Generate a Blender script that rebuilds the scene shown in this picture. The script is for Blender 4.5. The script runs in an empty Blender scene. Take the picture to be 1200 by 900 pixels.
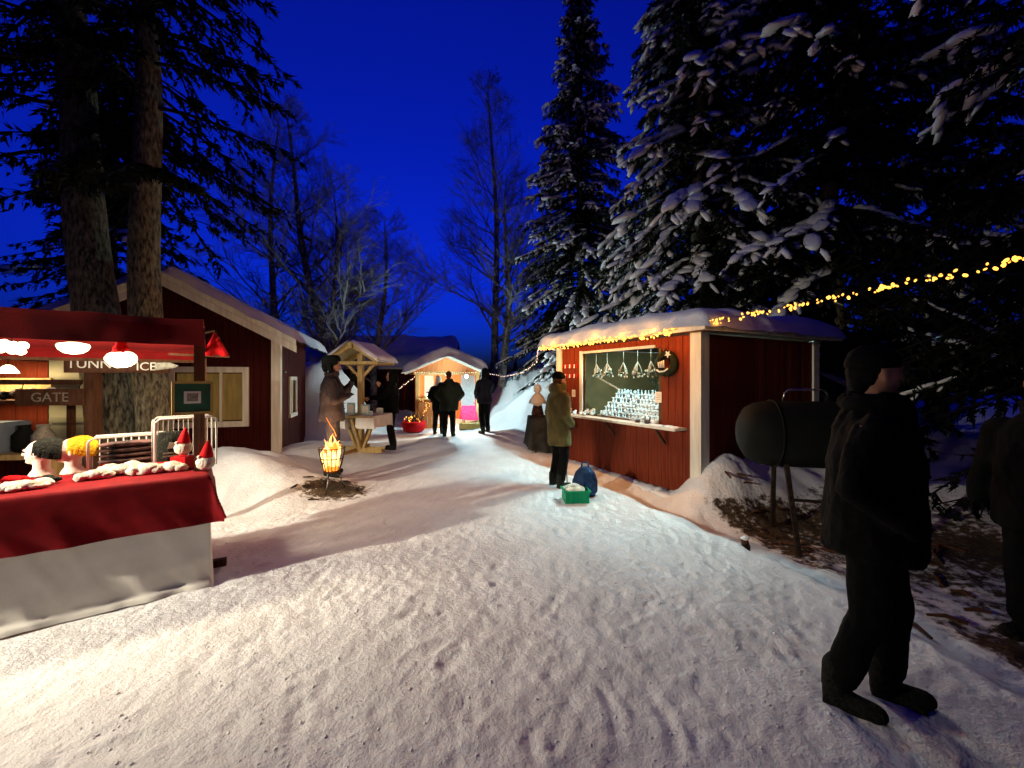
import bpy, bmesh, math, random
import numpy as np
from mathutils import Vector, Matrix
R = math.radians
random.seed(7)
rng = np.random.default_rng(11)
sc = bpy.context.scene
col = sc.collection

# ------------------------------------------------------------------ camera
F, CX, CY, H = 470.0, 600.0, 443.0, 1.6            # photograph: focal length and horizon in 1200x900 pixels
cam = bpy.data.cameras.new('camera'); cam_o = bpy.data.objects.new('camera', cam); col.objects.link(cam_o)
cam_o.location = (0, 0, H); cam_o.rotation_euler = (R(90), 0, 0)
cam.sensor_width = 36; cam.lens = 36*F/1200; cam.shift_y = (CY-450)/1200
cam.clip_start = .05; cam.clip_end = 2000
sc.camera = cam_o
# ------------------------------------------------------------------ sky, dusk sun, exposure
w = bpy.data.worlds.new('World'); sc.world = w; w.use_nodes = True
nt = w.node_tree; nt.nodes.clear()
wo = nt.nodes.new('ShaderNodeOutputWorld'); bg = nt.nodes.new('ShaderNodeBackground')
sky = nt.nodes.new('ShaderNodeTexSky'); sky.sky_type = 'NISHITA'; sky.sun_disc = False
SUN_ELEV, SUN_ROT = -3.0, -12.0
sky.sun_elevation = R(SUN_ELEV); sky.sun_rotation = R(SUN_ROT); sky.ozone_density = 6; sky.air_density = 1.4
tint = nt.nodes.new('ShaderNodeMix'); tint.data_type = 'RGBA'; tint.blend_type = 'MULTIPLY'
tint.inputs[0].default_value = 1; tint.inputs[7].default_value = (.05, .24, 1.5, 1)
nt.links.new(sky.outputs[0], tint.inputs[6]); nt.links.new(tint.outputs[2], bg.inputs[0])
bg.inputs[1].default_value = 2.9
nt.links.new(bg.outputs[0], wo.inputs[0])
sun = bpy.data.lights.new('sun', 'SUN'); sun.energy = .02; sun.angle = R(12); sun.color = (.45, .6, 1)
sun_o = bpy.data.objects.new('sun', sun); col.objects.link(sun_o)
sun_o.rotation_euler = (R(90-4), 0, R(180-SUN_ROT)); sun_o.location = (0, 0, 20)
sc.view_settings.view_transform = 'Standard'; sc.view_settings.look = 'None'
sc.view_settings.exposure = 0; sc.view_settings.gamma = 1
sc.render.engine = 'CYCLES'
cy = sc.cycles
cy.use_denoising = True; cy.use_adaptive_sampling = True; cy.adaptive_threshold = .03; cy.adaptive_min_samples = 24; cy.sample_clamp_indirect = 2.0; cy.sample_clamp_direct = 8.0
cy.max_bounces = 5; cy.diffuse_bounces = 3; cy.glossy_bounces = 2; cy.transmission_bounces = 3; cy.transparent_max_bounces = 4
cy.caustics_reflective = False; cy.caustics_refractive = False

# ------------------------------------------------------------------ helpers
def gp(x, y, z=0.0):
    """pixel of a point that touches height z -> world"""
    d = F*(H-z)/(y-CY)
    return Vector(((x-CX)/F*d, d, z))
def at(x, y, d):
    return Vector(((x-CX)/F*d, d, H-(y-CY)/F*d))

def mat(name, c1, c2=None, rough=.7, scale=8, bump=0, bscale=30, metal=0, emit=None, estr=0, stretch=(1, 1, 1), spec=.1, detail=5, sheen=0, trans=0, contrast=(.35, .65)):
    m = bpy.data.materials.new(name); m.use_nodes = True
    n = m.node_tree.nodes; l = m.node_tree.links; b = n['Principled BSDF']
    b.inputs['Roughness'].default_value = rough; b.inputs['Metallic'].default_value = metal
    b.inputs['Specular IOR Level'].default_value = spec
    if sheen: b.inputs['Sheen Weight'].default_value = sheen
    if trans: b.inputs['Transmission Weight'].default_value = trans
    tc = n.new('ShaderNodeTexCoord'); mp = n.new('ShaderNodeMapping'); mp.inputs['Scale'].default_value = stretch
    l.new(tc.outputs['Object'], mp.inputs[0])
    if c2 is None: c2 = tuple(v*.8 for v in c1)
    nz = n.new('ShaderNodeTexNoise'); nz.inputs['Scale'].default_value = scale; nz.inputs['Detail'].default_value = detail
    l.new(mp.outputs[0], nz.inputs['Vector'])
    rp = n.new('ShaderNodeValToRGB')
    rp.color_ramp.elements[0].position = contrast[0]; rp.color_ramp.elements[0].color = (*c2, 1)
    rp.color_ramp.elements[1].position = contrast[1]; rp.color_ramp.elements[1].color = (*c1, 1)
    l.new(nz.outputs[0], rp.inputs[0]); l.new(rp.outputs[0], b.inputs['Base Color'])
    if bump:
        n2 = n.new('ShaderNodeTexNoise'); n2.inputs['Scale'].default_value = bscale; n2.inputs['Detail'].default_value = 6
        l.new(mp.outputs[0], n2.inputs['Vector'])
        bp = n.new('ShaderNodeBump'); bp.inputs['Strength'].default_value = bump; bp.inputs['Distance'].default_value = .02
        l.new(n2.outputs[0], bp.inputs['Height']); l.new(bp.outputs[0], b.inputs['Normal'])
    if emit:
        b.inputs['Emission Color'].default_value = (*emit, 1); b.inputs['Emission Strength'].default_value = estr
    return m
M = {}
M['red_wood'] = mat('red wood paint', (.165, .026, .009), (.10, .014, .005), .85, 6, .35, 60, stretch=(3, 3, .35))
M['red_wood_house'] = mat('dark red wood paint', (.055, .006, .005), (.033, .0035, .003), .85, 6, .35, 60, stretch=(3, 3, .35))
M['white_wood'] = mat('white wood paint', (.72, .68, .58), (.55, .5, .42), .7, 5, .2, 50, stretch=(3, 3, .3))
M['pine'] = mat('raw pine wood', (.42, .29, .12), (.30, .19, .07), .7, 7, .25, 40, stretch=(4, 4, .5))
M['brown_wood'] = mat('dark brown wood', (.085, .035, .018), (.05, .02, .01), .75, 7, .25, 40, stretch=(4, 4, .5))
M['orange_wood'] = mat('varnished board', (.36, .13, .04), (.25, .08, .025), .6, 6, .2, 40, stretch=(3, 3, .4))
M['khaki'] = mat('khaki panel', (.085, .048, .018), (.06, .034, .013), .8, 3, .1, 30)
M['cream'] = mat('cream panel', (.34, .31, .22), (.27, .24, .16), .8, 3, .1, 30)
M['red_cloth'] = mat('red cloth', (.17, .003, .006), (.12, .002, .004), .85, 12, .15, 300, sheen=.0)
M['canopy'] = mat('red canopy cloth', (.17, .005, .006), (.12, .004, .004), .85, 6, .2, 200)
M['white_cloth'] = mat('white cloth', (.70, .66, .60), (.62, .58, .52), .9, 5, .15, 200)
M['black_cloth'] = mat('black tablecloth', (.035, .033, .03), (.02, .02, .018), .85, 8, .2, 120)
M['fleece'] = mat('white fleece', (.80, .74, .62), (.55, .48, .38), .95, 16, .9, 45)
M['felt_red'] = mat('red felt', (.42, .006, .010), (.32, .004, .006), .9, 20, .3, 120)
M['foam'] = mat('white foam', (.80, .62, .52), (.74, .55, .46), .6, 4, .05, 60)
M['wool_black'] = mat('black knit', (.008, .008, .007), (.02, .021, .016), .95, 50, .9, 90)
M['wool_yellow'] = mat('yellow knit', (.75, .45, .02), (.55, .22, .015), .95, 40, .9, 90)
M['white_plastic'] = mat('white coated wire', (.75, .73, .68), None, .4)
M['dark_goods'] = mat('dark knitted goods', (.10, .05, .045), (.012, .012, .014), .8, 14, .4, 50)
M['gold'] = mat('gilt frame', (.55, .38, .12), (.4, .26, .07), .4, 10, .1, metal=.3)
M['green_mat'] = mat('green passe-partout', (.035, .10, .055), None, .8)
M['paper'] = mat('paper', (.74, .70, .62), (.66, .62, .55), .8, 20)
M['ink'] = mat('grey ink', (.14, .12, .10), (.3, .26, .2), .8, 60)
M['bark'] = mat('grey bark', (.19, .16, .105), (.024, .019, .013), .95, 13, 1.0, 26, stretch=(2.4, 2.4, .75), contrast=(.34, .68), detail=10)
M['bark_birch'] = mat('birch bark', (.24, .23, .22), (.06, .05, .05), .9, 6, .4, 20)
M['twig'] = mat('frosted twig', (.20, .20, .21), (.12, .12, .125), .9, 6)
M['needle'] = mat('spruce needles', (.42, .41, .40), (.014, .021, .011), .85, 5.5, contrast=(.60, .66), detail=8)
M['needle_dark'] = mat('dark spruce needles', (.30, .29, .29), (.005, .007, .0045), .9, 5.0, contrast=(.66, .72), detail=8)
M['limb'] = mat('dark spruce limb', (.016, .012, .010), (.009, .007, .006), .95, 6)
M['needle_shaded'] = mat('shaded pine needles', (.006, .008, .005), (.004, .005, .004), .95, 2)  # needles blackened: the shade of the left crowns is put into the colour
M['iron'] = mat('rusty iron', (.05, .03, .022), (.02, .015, .012), .6, 20, .3, 60, metal=.6)
M['steel'] = mat('bare steel', (.6, .58, .55), None, .25, metal=1)
M['smoker'] = mat('green black enamel', (.006, .0065, .005), (.004, .004, .0035), .8, 8, .15, 60)
M['ornament'] = mat('glazed white clay', (.75, .80, .80), (.6, .66, .68), .35, 20)
M['ornament_dark'] = mat('dark trim', (.03, .03, .03), None, .5)
M['straw'] = mat('pale straw', (.45, .42, .33), (.25, .22, .17), .8, 30)
M['wreath'] = mat('wreath greenery', (.018, .022, .012), (.010, .012, .008), .9, 20)
M['green_plastic'] = mat('green plastic', (.005, .20, .085), (.004, .17, .07), .45, 5, .05)
M['blue_fabric'] = mat('navy fabric', (.012, .03, .085), (.008, .02, .05), .7, 8, .3, 60)
M['teal'] = mat('pale teal card', (.35, .55, .55), (.25, .42, .42), .7, 10)
M['pink'] = mat('pink fabric', (.70, .06, .16), (.5, .03, .10), .85, 14, .3, 60)
M['yellow_box'] = mat('yellow box', (.75, .62, .22), (.6, .5, .15), .7, 8)
M['grey_box'] = mat('grey plastic', (.16, .18, .22), None, .5)
M['wire'] = mat('black cable', (.01, .01, .01), None, .6)
M['skin'] = mat('skin', (.42, .22, .15), (.36, .18, .12), .6, 8)
M['hair'] = mat('brown hair', (.10, .035, .015), (.06, .02, .01), .6, 40)
M['bulb'] = mat('warm fairy bulb', (1, .7, .3), None, .4, emit=(1, .40, .05), estr=3.2)
M['bulb_far'] = mat('pink white fairy bulb', (1, .8, .7), None, .4, emit=(1, .60, .42), estr=2.4)
M['lamp_warm'] = mat('lit lamp shade', (.9, .85, .7), None, .6, emit=(1, .82, .48), estr=5)
M['lamp_cool'] = mat('lit LED tube', (.9, .95, 1), None, .4, emit=(.55, .95, 1), estr=9)
M['lamp_far'] = mat('far lit lamp', (.9, .9, 1), None, .4, emit=(1, .95, .9), estr=30)
M['pane_lit'] = mat('lit window pane', (.20, .12, .035), (.10, .055, .015), .4, 5, stretch=(3, 3, .4), emit=(1, .62, .16), estr=.06)
M['pane'] = mat('dark glass pane', (.02, .02, .025), None, .1, spec=.6)

def snow_mat(name, ground=False):
    m = bpy.data.materials.new(name); m.use_nodes = True
    n = m.node_tree.nodes; l = m.node_tree.links; b = n['Principled BSDF']
    b.inputs['Roughness'].default_value = .75; b.inputs['Specular IOR Level'].default_value = .25
    tc = n.new('ShaderNodeTexCoord')
    def noise(s, d=6, r=.6):
        z = n.new('ShaderNodeTexNoise'); z.inputs['Scale'].default_value = s; z.inputs['Detail'].default_value = d; z.inputs['Roughness'].default_value = r
        l.new(tc.outputs['Object'], z.inputs['Vector']); return z
    n1 = noise(2.2); rp = n.new('ShaderNodeValToRGB')
    rp.color_ramp.elements[0].position = .3; rp.color_ramp.elements[0].color = (.70, .68, .66, 1)
    rp.color_ramp.elements[1].position = .7; rp.color_ramp.elements[1].color = (.86, .85, .84, 1)
    l.new(n1.outputs[0], rp.inputs[0])
    colour = rp.outputs[0]
    n2 = noise(30, 6, .62)
    bp = n.new('ShaderNodeBump'); bp.inputs['Strength'].default_value = .7 if ground else .35; bp.inputs['Distance'].default_value = .024
    l.new(n2.outputs[0], bp.inputs['Height'])
    n3 = noise(110, 3, .6); bp2 = n.new('ShaderNodeBump'); bp2.inputs['Strength'].default_value = .5; bp2.inputs['Distance'].default_value = .008
    l.new(n3.outputs[0], bp2.inputs['Height']); l.new(bp.outputs[0], bp2.inputs['Normal']); l.new(bp2.outputs[0], b.inputs['Normal'])
    if ground:
        # bare trodden earth and straw: stored as a vertex attribute with its own ragged shape
        a = n.new('ShaderNodeAttribute'); a.attribute_name = 'earth'
        n4 = noise(14, 6, .7)
        ad = n.new('ShaderNodeMath'); ad.operation = 'ADD'; l.new(a.outputs['Fac'], ad.inputs[0])
        sb = n.new('ShaderNodeMath'); sb.operation = 'MULTIPLY_ADD'; l.new(n4.outputs[0], sb.inputs[0]); sb.inputs[1].default_value = 1.3; sb.inputs[2].default_value = -.65
        l.new(sb.outputs[0], ad.inputs[1])
        r2 = n.new('ShaderNodeValToRGB'); r2.color_ramp.elements[0].position = .42; r2.color_ramp.elements[1].position = .62
        l.new(ad.outputs[0], r2.inputs[0])
        n5 = noise(40, 5); r3 = n.new('ShaderNodeValToRGB')
        r3.color_ramp.elements[0].color = (.02, .014, .008, 1); r3.color_ramp.elements[1].color = (.11, .075, .04, 1)
        r3.color_ramp.elements[0].position = .35; r3.color_ramp.elements[1].position = .7
        l.new(n5.outputs[0], r3.inputs[0])
        mx = n.new('ShaderNodeMix'); mx.data_type = 'RGBA'
        l.new(r2.outputs[0], mx.inputs[0]); l.new(colour, mx.inputs[6]); l.new(r3.outputs[0], mx.inputs[7])
        colour = mx.outputs[2]
    l.new(colour, b.inputs['Base Color'])
    return m
M['snow'] = snow_mat('snow'); M['snow_ground'] = snow_mat('trodden snow', True)

def tag(o, label=None, cat=None, group=None, kind=None):
    if label: o['label'] = label
    if cat: o['category'] = cat
    if group: o['group'] = group
    if kind: o['kind'] = kind
    return o
def link(name, me, parent=None):
    o = bpy.data.objects.new(name, me); col.objects.link(o)
    if parent: o.parent = parent
    return o
def thing(name, label, cat, loc=(0, 0, 0), rz=0, group=None):
    o = link(name, None); o.location = loc; o.rotation_euler = (0, 0, rz); o.empty_display_size = .1
    return tag(o, label, cat, group)
def copy_tree(o, parent=None):
    c = o.copy(); col.objects.link(c); c.parent = parent
    for ch in list(o.children): copy_tree(ch, c)
    return c

class MB:
    def __init__(s): s.v = []; s.f = []
    def box(s, a, b, rot=None, org=None):
        i = len(s.v)
        P = [Vector((x, y, z)) for z in (a[2], b[2]) for y in (a[1], b[1]) for x in (a[0], b[0])]
        if rot is not None: P = [rot @ (p-org)+org for p in P]
        s.v += [tuple(p) for p in P]
        s.f += [(i, i+2, i+3, i+1), (i+4, i+5, i+7, i+6), (i, i+1, i+5, i+4), (i+2, i+6, i+7, i+3), (i, i+4, i+6, i+2), (i+1, i+3, i+7, i+5)]
        return s
    def bar(s, a, b, w, h=None, up=(0, 0, 1)):
        """rectangular bar from a to b"""
        h = h or w; a = Vector(a); b = Vector(b); d = (b-a).normalized(); up = Vector(up)
        if abs(d.dot(up)) > .95: up = Vector((0, 1, 0))
        sx = d.cross(up).normalized(); sy = sx.cross(d).normalized(); i = len(s.v)
        for p in (a, b):
            for u, v in ((-1, -1), (1, -1), (1, 1), (-1, 1)): s.v.append(tuple(p+sx*u*w/2+sy*v*h/2))
        s.f += [(i, i+3, i+2, i+1), (i+4, i+5, i+6, i+7)]+[(i+k, i+(k+1) % 4, i+4+(k+1) % 4, i+4+k) for k in range(4)]
        return s
    def tube(s, pts, rad, n=6, cap=True):
        pts = [Vector(p) for p in pts]; i0 = len(s.v)
        if not hasattr(rad, '__len__'): rad = [rad]*len(pts)
        ref = None
        for k, p in enumerate(pts):
            d = (pts[min(k+1, len(pts)-1)]-pts[max(k-1, 0)]).normalized()
            if ref is None:
                ref = d.orthogonal().normalized()
            ref = (ref-d*ref.dot(d))
            ref = ref.normalized() if ref.length > 1e-5 else d.orthogonal().normalized()
            bi = d.cross(ref)
            for j in range(n):
                t = 2*math.pi*j/n; s.v.append(tuple(p+(ref*math.cos(t)+bi*math.sin(t))*rad[k]))
        for k in range(len(pts)-1):
            for j in range(n):
                a = i0+k*n+j; b = i0+k*n+(j+1) % n; s.f.append((a, b, b+n, a+n))
        if cap:
            s.f.append(tuple(i0+j for j in reversed(range(n)))); e = i0+(len(pts)-1)*n; s.f.append(tuple(e+j for j in range(n)))
        return s
    def lathe(s, prof, n=16, c=(0, 0, 0), sx=1, sy=1):
        """profile [(r,z)...] bottom to top"""
        i0 = len(s.v)
        for r, z in prof:
            for j in range(n):
                t = 2*math.pi*j/n; s.v.append((c[0]+r*math.cos(t)*sx, c[1]+r*math.sin(t)*sy, c[2]+z))
        for k in range(len(prof)-1):
            for j in range(n):
                a = i0+k*n+j; b = i0+k*n+(j+1) % n; s.f.append((a, b, b+n, a+n))
        s.f.append(tuple(i0+j for j in reversed(range(n)))); e = i0+(len(prof)-1)*n; s.f.append(tuple(e+j for j in range(n)))
        return s
    def ell(s, c, r, nu=12, nv=8, rot=None):
        i0 = len(s.v); c = Vector(c)
        def put(p): s.v.append(tuple(c+(rot @ p if rot is not None else p)))
        put(Vector((0, 0, -r[2])))
        for k in range(1, nv):
            ph = -math.pi/2+math.pi*k/nv
            for j in range(nu):
                t = 2*math.pi*j/nu; put(Vector((r[0]*math.cos(ph)*math.cos(t), r[1]*math.cos(ph)*math.sin(t), r[2]*math.sin(ph))))
        put(Vector((0, 0, r[2]))); top = len(s.v)-1
        for j in range(nu):
            s.f.append((i0, i0+1+(j+1) % nu, i0+1+j)); e = i0+1+(nv-2)*nu; s.f.append((top, e+j, e+(j+1) % nu))
        for k in range(nv-2):
            for j in range(nu):
                a = i0+1+k*nu+j; b = i0+1+k*nu+(j+1) % nu; s.f.append((a, b, b+nu, a+nu))
        return s
    def cap(s, a, ra, b, rb, n=10):
        """tapered capsule"""
        a = Vector(a); b = Vector(b); d = (b-a).normalized()
        s.tube([a-d*ra*.98, a-d*ra*.7, a, b, b+d*rb*.7, b+d*rb*.98], [ra*.2, ra*.71, ra, rb, rb*.71, rb*.2], n)
        return s
    def loft(s, rings, n=16):
        """rings [(cx,cy,z,rx,ry)] closed"""
        i0 = len(s.v)
        for cx, cyy, z, rx, ry in rings:
            for j in range(n):
                t = 2*math.pi*j/n; s.v.append((cx+rx*math.cos(t), cyy+ry*math.sin(t), z))
        for k in range(len(rings)-1):
            for j in range(n):
                a = i0+k*n+j; b = i0+k*n+(j+1) % n; s.f.append((a, b, b+n, a+n))
        s.f.append(tuple(i0+j for j in reversed(range(n)))); e = i0+(len(rings)-1)*n; s.f.append(tuple(e+j for j in range(n)))
        return s
    def prism(s, poly, t0, t1, axis='y'):
        """polygon in the (x,z) plane extruded along y (or (y,z) along x)"""
        i0 = len(s.v); n = len(poly)
        for t in (t0, t1):
            for a, b in poly: s.v.append((a, t, b) if axis == 'y' else (t, a, b) if axis == 'x' else (a, b, t))
        s.f.append(tuple(i0+j for j in range(n))); s.f.append(tuple(i0+n+j for j in reversed(range(n))))
        for j in range(n):
            k = (j+1) % n; s.f.append((i0+j, i0+n+j, i0+n+k, i0+k))
        return s
    def mesh(s, name='m', m=None, smooth=False):
        me = bpy.data.meshes.new(name); me.from_pydata(s.v, [], s.f); me.validate()
        bm = bmesh.new(); bm.from_mesh(me); bmesh.ops.recalc_face_normals(bm, faces=bm.faces); bm.to_mesh(me); bm.free()
        if smooth: me.polygons.foreach_set('use_smooth', [True]*len(me.polygons))
        if m: me.materials.append(M[m] if isinstance(m, str) else m)
        return me
    def build(s, name, m, parent=None, smooth=False):
        return link(name, s.mesh(name, m, smooth), parent)
def box(name, a, b, m, parent=None, bev=0):
    mb = MB().box(a, b); me = mb.mesh(name, m)
    if bev:
        bm = bmesh.new(); bm.from_mesh(me)
        bmesh.ops.bevel(bm, geom=list(bm.edges), offset=bev, segments=2, affect='EDGES'); bm.to_mesh(me); bm.free()
    return link(name, me, parent)

def np_mesh(name, V, Fc, m, smooth=False):
    """fast mesh from arrays, all faces the same size"""
    V = np.asarray(V, dtype=np.float32); Fc = np.asarray(Fc, dtype=np.int32); k = Fc.shape[1]
    me = bpy.data.meshes.new(name)
    me.vertices.add(len(V)); me.vertices.foreach_set('co', V.ravel())
    me.loops.add(Fc.size); me.loops.foreach_set('vertex_index', Fc.ravel())
    me.polygons.add(len(Fc)); me.polygons.foreach_set('loop_start', np.arange(len(Fc), dtype=np.int32)*k)
    try: me.polygons.foreach_set('loop_total', np.full(len(Fc), k, dtype=np.int32))
    except Exception: pass
    me.update(calc_edges=True); me.validate()
    me.polygons.foreach_set('use_smooth', np.full(len(Fc), smooth))
    me.materials.append(M[m] if isinstance(m, str) else m)
    return me

def vnoise(x, y, seed=0):
    xi = np.floor(x).astype(np.int64); yi = np.floor(y).astype(np.int64); fx = x-xi; fy = y-yi
    fx = fx*fx*(3-2*fx); fy = fy*fy*(3-2*fy)
    def h(a, b):
        n = (a*374761393+b*668265263+seed*974634777) & 0xffffffff
        n = ((n ^ (n >> 13))*1274126177) & 0xffffffff
        return ((n ^ (n >> 16)) & 0xffff)/65535.0
    return (h(xi, yi)*(1-fx)+h(xi+1, yi)*fx)*(1-fy)+(h(xi, yi+1)*(1-fx)+h(xi+1, yi+1)*fx)*fy
def fbm(x, y, o=4, seed=0):
    t = 0; a = .5
    for k in range(o): t = t+a*(vnoise(x*2**k, y*2**k, seed+k)-.5); a *= .5
    return t*2

def grid_mesh(name, X, Y, Z, m, smooth=True):
    ny, nx = X.shape
    V = np.stack([X, Y, Z], -1).reshape(-1, 3)
    i = np.arange(ny*nx).reshape(ny, nx)
    Fc = np.stack([i[:-1, :-1], i[:-1, 1:], i[1:, 1:], i[1:, :-1]], -1).reshape(-1, 4)
    return np_mesh(name, V, Fc, m, smooth)

def plank_wall(parent, m, org, u, length, z0, ztop, n_out, width=.12, holes=(), t=.025, gap=.006, name='plank', jitter=.006):
    """vertical boards along u from org, each one an object; ztop(s) top height; holes (s0,s1,z0,z1)"""
    org = Vector(org); u = Vector(u).normalized(); no = Vector(n_out).normalized(); cache = {}
    k = max(1, round(length/width)); wd = length/k
    for i in range(k):
        s0 = i*wd+gap/2; s1 = (i+1)*wd-gap/2; off = random.uniform(0, jitter)
        za, zb = (ztop(s0), ztop(s1)) if callable(ztop) else (ztop, ztop)
        if callable(z0): zlow = z0((s0+s1)/2)
        else: zlow = z0
        spans = [(zlow, None)]
        for h0, h1, hz0, hz1 in holes:
            if s1 > h0 and s0 < h1:
                new = []
                for a, b in spans:
                    if hz0 > a+.02: new.append((a, hz0))
                    new.append((hz1, b))
                spans = new
        for a, b in spans:
            ta, tb = (za, zb) if b is None else (b, b)
            if ta-a < .02 or tb-a < .02: continue
            key = (round(wd, 4), round(a, 3), round(ta, 3), round(tb, 3))
            if key not in cache:
                mb = MB(); w2 = (s1-s0)
                for d in (0, t):
                    for (s_, z_) in ((0, a), (w2, a), (w2, tb), (0, ta)): mb.v.append(tuple(u*s_+no*d+Vector((0, 0, z_))))
                mb.f += [(0, 1, 2, 3), (7, 6, 5, 4), (0, 4, 5, 1), (1, 5, 6, 2), (2, 6, 7, 3), (3, 7, 4, 0)]
                cache[key] = mb.mesh(name, m)
            o = link(name, cache[key], parent); o.location = org+u*s0+no*off

def snow_slab(name, parent, lx, ly, t, zf=None, seed=1, res=.06, edge=.22, droop=.05, tvar=.35, bscale=1.3, x0=0, y0=0):
    """snow lying on a roof: domed, uneven, rounded edges; zf(x,y) the roof below"""
    nx = int(lx/res)+1; ny = int(ly/res)+1
    x = np.linspace(0, lx, nx); y = np.linspace(0, ly, ny); X, Y = np.meshgrid(x, y)
    d = np.minimum(np.minimum(X, lx-X), np.minimum(Y, ly-Y))
    e = np.clip(d/edge, 0, 1); prof = np.sqrt(np.clip(1-(1-e)**2, 0, 1))
    Z0 = zf(X, Y) if zf else np.zeros_like(X)
    Z = Z0+t*prof*(1+tvar*fbm(X*bscale+seed, Y*bscale, 4, seed))+.02*fbm(X*7, Y*7, 3, seed+5)*prof
    Xo = X+(.07*fbm(Y*3+seed, X*3, 3, seed+2))*(1-e); Yo = Y+(.07*fbm(X*3+seed, Y*3, 3, seed+3))*(1-e)
    top = np.stack([Xo+x0, Yo+y0, Z], -1).reshape(-1, 3)
    bot = np.stack([X*.96+.02*lx+x0, Y*.96+.02*ly+y0, Z0-.0], -1).reshape(-1, 3)
    dr = (-droop*(1-e)*(1+.8*fbm(X*4, Y*4, 3, seed+7))).reshape(-1); top[:, 2] += dr
    i = np.arange(nx*ny).reshape(ny, nx); N = nx*ny
    Ft = np.stack([i[:-1, :-1], i[:-1, 1:], i[1:, 1:], i[1:, :-1]], -1).reshape(-1, 4)
    Fb = Ft[:, ::-1]+N
    def side(a): return np.stack([a[:-1], a[:-1]+N, a[1:]+N, a[1:]], -1)
    S = np.concatenate([side(i[0][::-1]), side(i[-1]), side(i[:, 0]), side(i[:, -1][::-1])])
    return link(name, np_mesh(name, np.concatenate([top, bot]), np.concatenate([Ft, Fb, S]), 'snow', True), parent)

def lumps(name, parent, spots, m='snow', seed=0, amp=.25):
    """several rounded uneven lumps in one mesh: spots (x,y,z,rx,ry,rz)"""
    V = []; Fs = []; mb = MB(); mb.ell((0, 0, 0), (1, 1, 1), 14, 9); base = np.array(mb.v)
    out = MB()
    for q, (x, y, z, rx, ry, rz) in enumerate(spots):
        n = 1+amp*fbm(base[:, 0]*1.7+seed+q*3.1, base[:, 1]*1.7+base[:, 2]*1.9, 3, seed+q)
        P = base*n[:, None]*np.array([rx, ry, rz])+np.array([x, y, z]); i0 = len(out.v)
        out.v += [tuple(p) for p in P]; out.f += [tuple(a+i0 for a in f) for f in mb.f]
    return out.build(name, m, parent, True)

def text_mesh(s, size, m, parent, loc, rot, name='lettering', ext=.002, align='CENTER'):
    cu = bpy.data.curves.new('text', 'FONT'); cu.body = s; cu.size = size; cu.extrude = ext; cu.align_x = align; cu.resolution_u = 3
    tmp = bpy.data.objects.new('text', cu); col.objects.link(tmp)
    dg = bpy.context.evaluated_depsgraph_get(); dg.update()
    me = bpy.data.meshes.new_from_object(tmp.evaluated_get(dg)); bpy.data.objects.remove(tmp)
    me.materials.clear(); me.materials.append(M[m])
    o = link(name, me, parent); o.location = loc; o.rotation_euler = rot
    return o
def point_light(name, parent, loc, power, color, size=.05):
    l = bpy.data.lights.new(name, 'POINT'); l.energy = power; l.color = color; l.shadow_soft_size = size
    o = bpy.data.objects.new(name, l); col.objects.link(o); o.parent = parent; o.location = loc
    return o
def remesh(mb, voxel=.009, smooth=4, fold=0, seed=0):
    me = mb.mesh('tmp'); tmp = bpy.data.objects.new('tmp', me); col.objects.link(tmp)
    r = tmp.modifiers.new('r', 'REMESH'); r.mode = 'VOXEL'; r.voxel_size = voxel; r.use_smooth_shade = True
    if smooth:
        q = tmp.modifiers.new('s', 'SMOOTH'); q.factor = .5; q.iterations = smooth
    dg = bpy.context.evaluated_depsgraph_get(); dg.update()
    out = bpy.data.meshes.new_from_object(tmp.evaluated_get(dg)); bpy.data.objects.remove(tmp); bpy.data.meshes.remove(me)
    if fold:
        n = len(out.vertices); co = np.empty(n*3); out.vertices.foreach_get('co', co); co = co.reshape(-1, 3)
        no = np.empty(n*3); out.vertices.foreach_get('normal', no); no = no.reshape(-1, 3)
        a = np.arctan2(co[:, 1], co[:, 0])
        d = fold*(fbm(a*2.5+seed, co[:, 2]*4+seed, 4, seed)+.6*fbm(co[:, 0]*14+seed, co[:, 2]*9+co[:, 1]*12, 3, seed+1))
        co += no*d[:, None]; out.vertices.foreach_set('co', co.ravel())
    out.polygons.foreach_set('use_smooth', [True]*len(out.polygons))
    return out

# ------------------------------------------------------------------ ground
MOUNDS = [  # cx, cy, rx, ry, angle, height, power
    (-3.62, 5.75, .80, .48, .25, .34, 1.0), (-4.15, 6.1, .6, .5, 0, .30, 1.2), (-5.3, 6.2, 1.2, .45, .3, .34, 1.3), (-3.1, 5.3, .35, .3, .4, .10, 1),
    (-4.1, 8.2, .8, 1.1, 0, .28, 1.2), (-5.75, 11.6, 1.25, 1.3, 0, 1.95, 2.2), (-3.3, 7.2, .4, .5, 0, .05, 1),
    (1.5, 15.2, 2.3, 1.6, 0, 2.0, 1.6), (.75, 12.4, 1.3, .6, .1, .75, 1.2), (2.8, 12.0, 2.0, 1.5, 0, 1.1, 1.5), (-.3, 13.4, .7, .5, 0, .35, 1),
    (2.58, 5.12, .36, .30, .5, .34, 1.2), (2.95, 5.35, .55, .42, .5, .40, 1.2), (2.3, 4.75, .3, .25, .5, .10, 1), (1.95, 5.75, .7, .22, -1.05, .10, 1), (1.2, 7.3, .9, .25, -1.05, .08, 1),
    (3.6, 5.6, .7, .5, .4, .25, 1.2), (6.5, 6.5, 2.2, 1.6, 0, .55, 1.3), (14, 13, 9, 4, 0, 1.0, 1.5), (9, 5, 3, 2, 0, .4, 1),
    (-12, 16, 7, 3, 0, .9, 1.5), (8, 26, 12, 6, 0, .7, 1.5)]
EDGE = [(.75, 8.2), (1.23, 6.4), (1.62, 5.1), (2.12, 3.85), (2.42, 2.8), (2.55, 2.0), (3.4, .6), (4.5, -2)]
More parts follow.
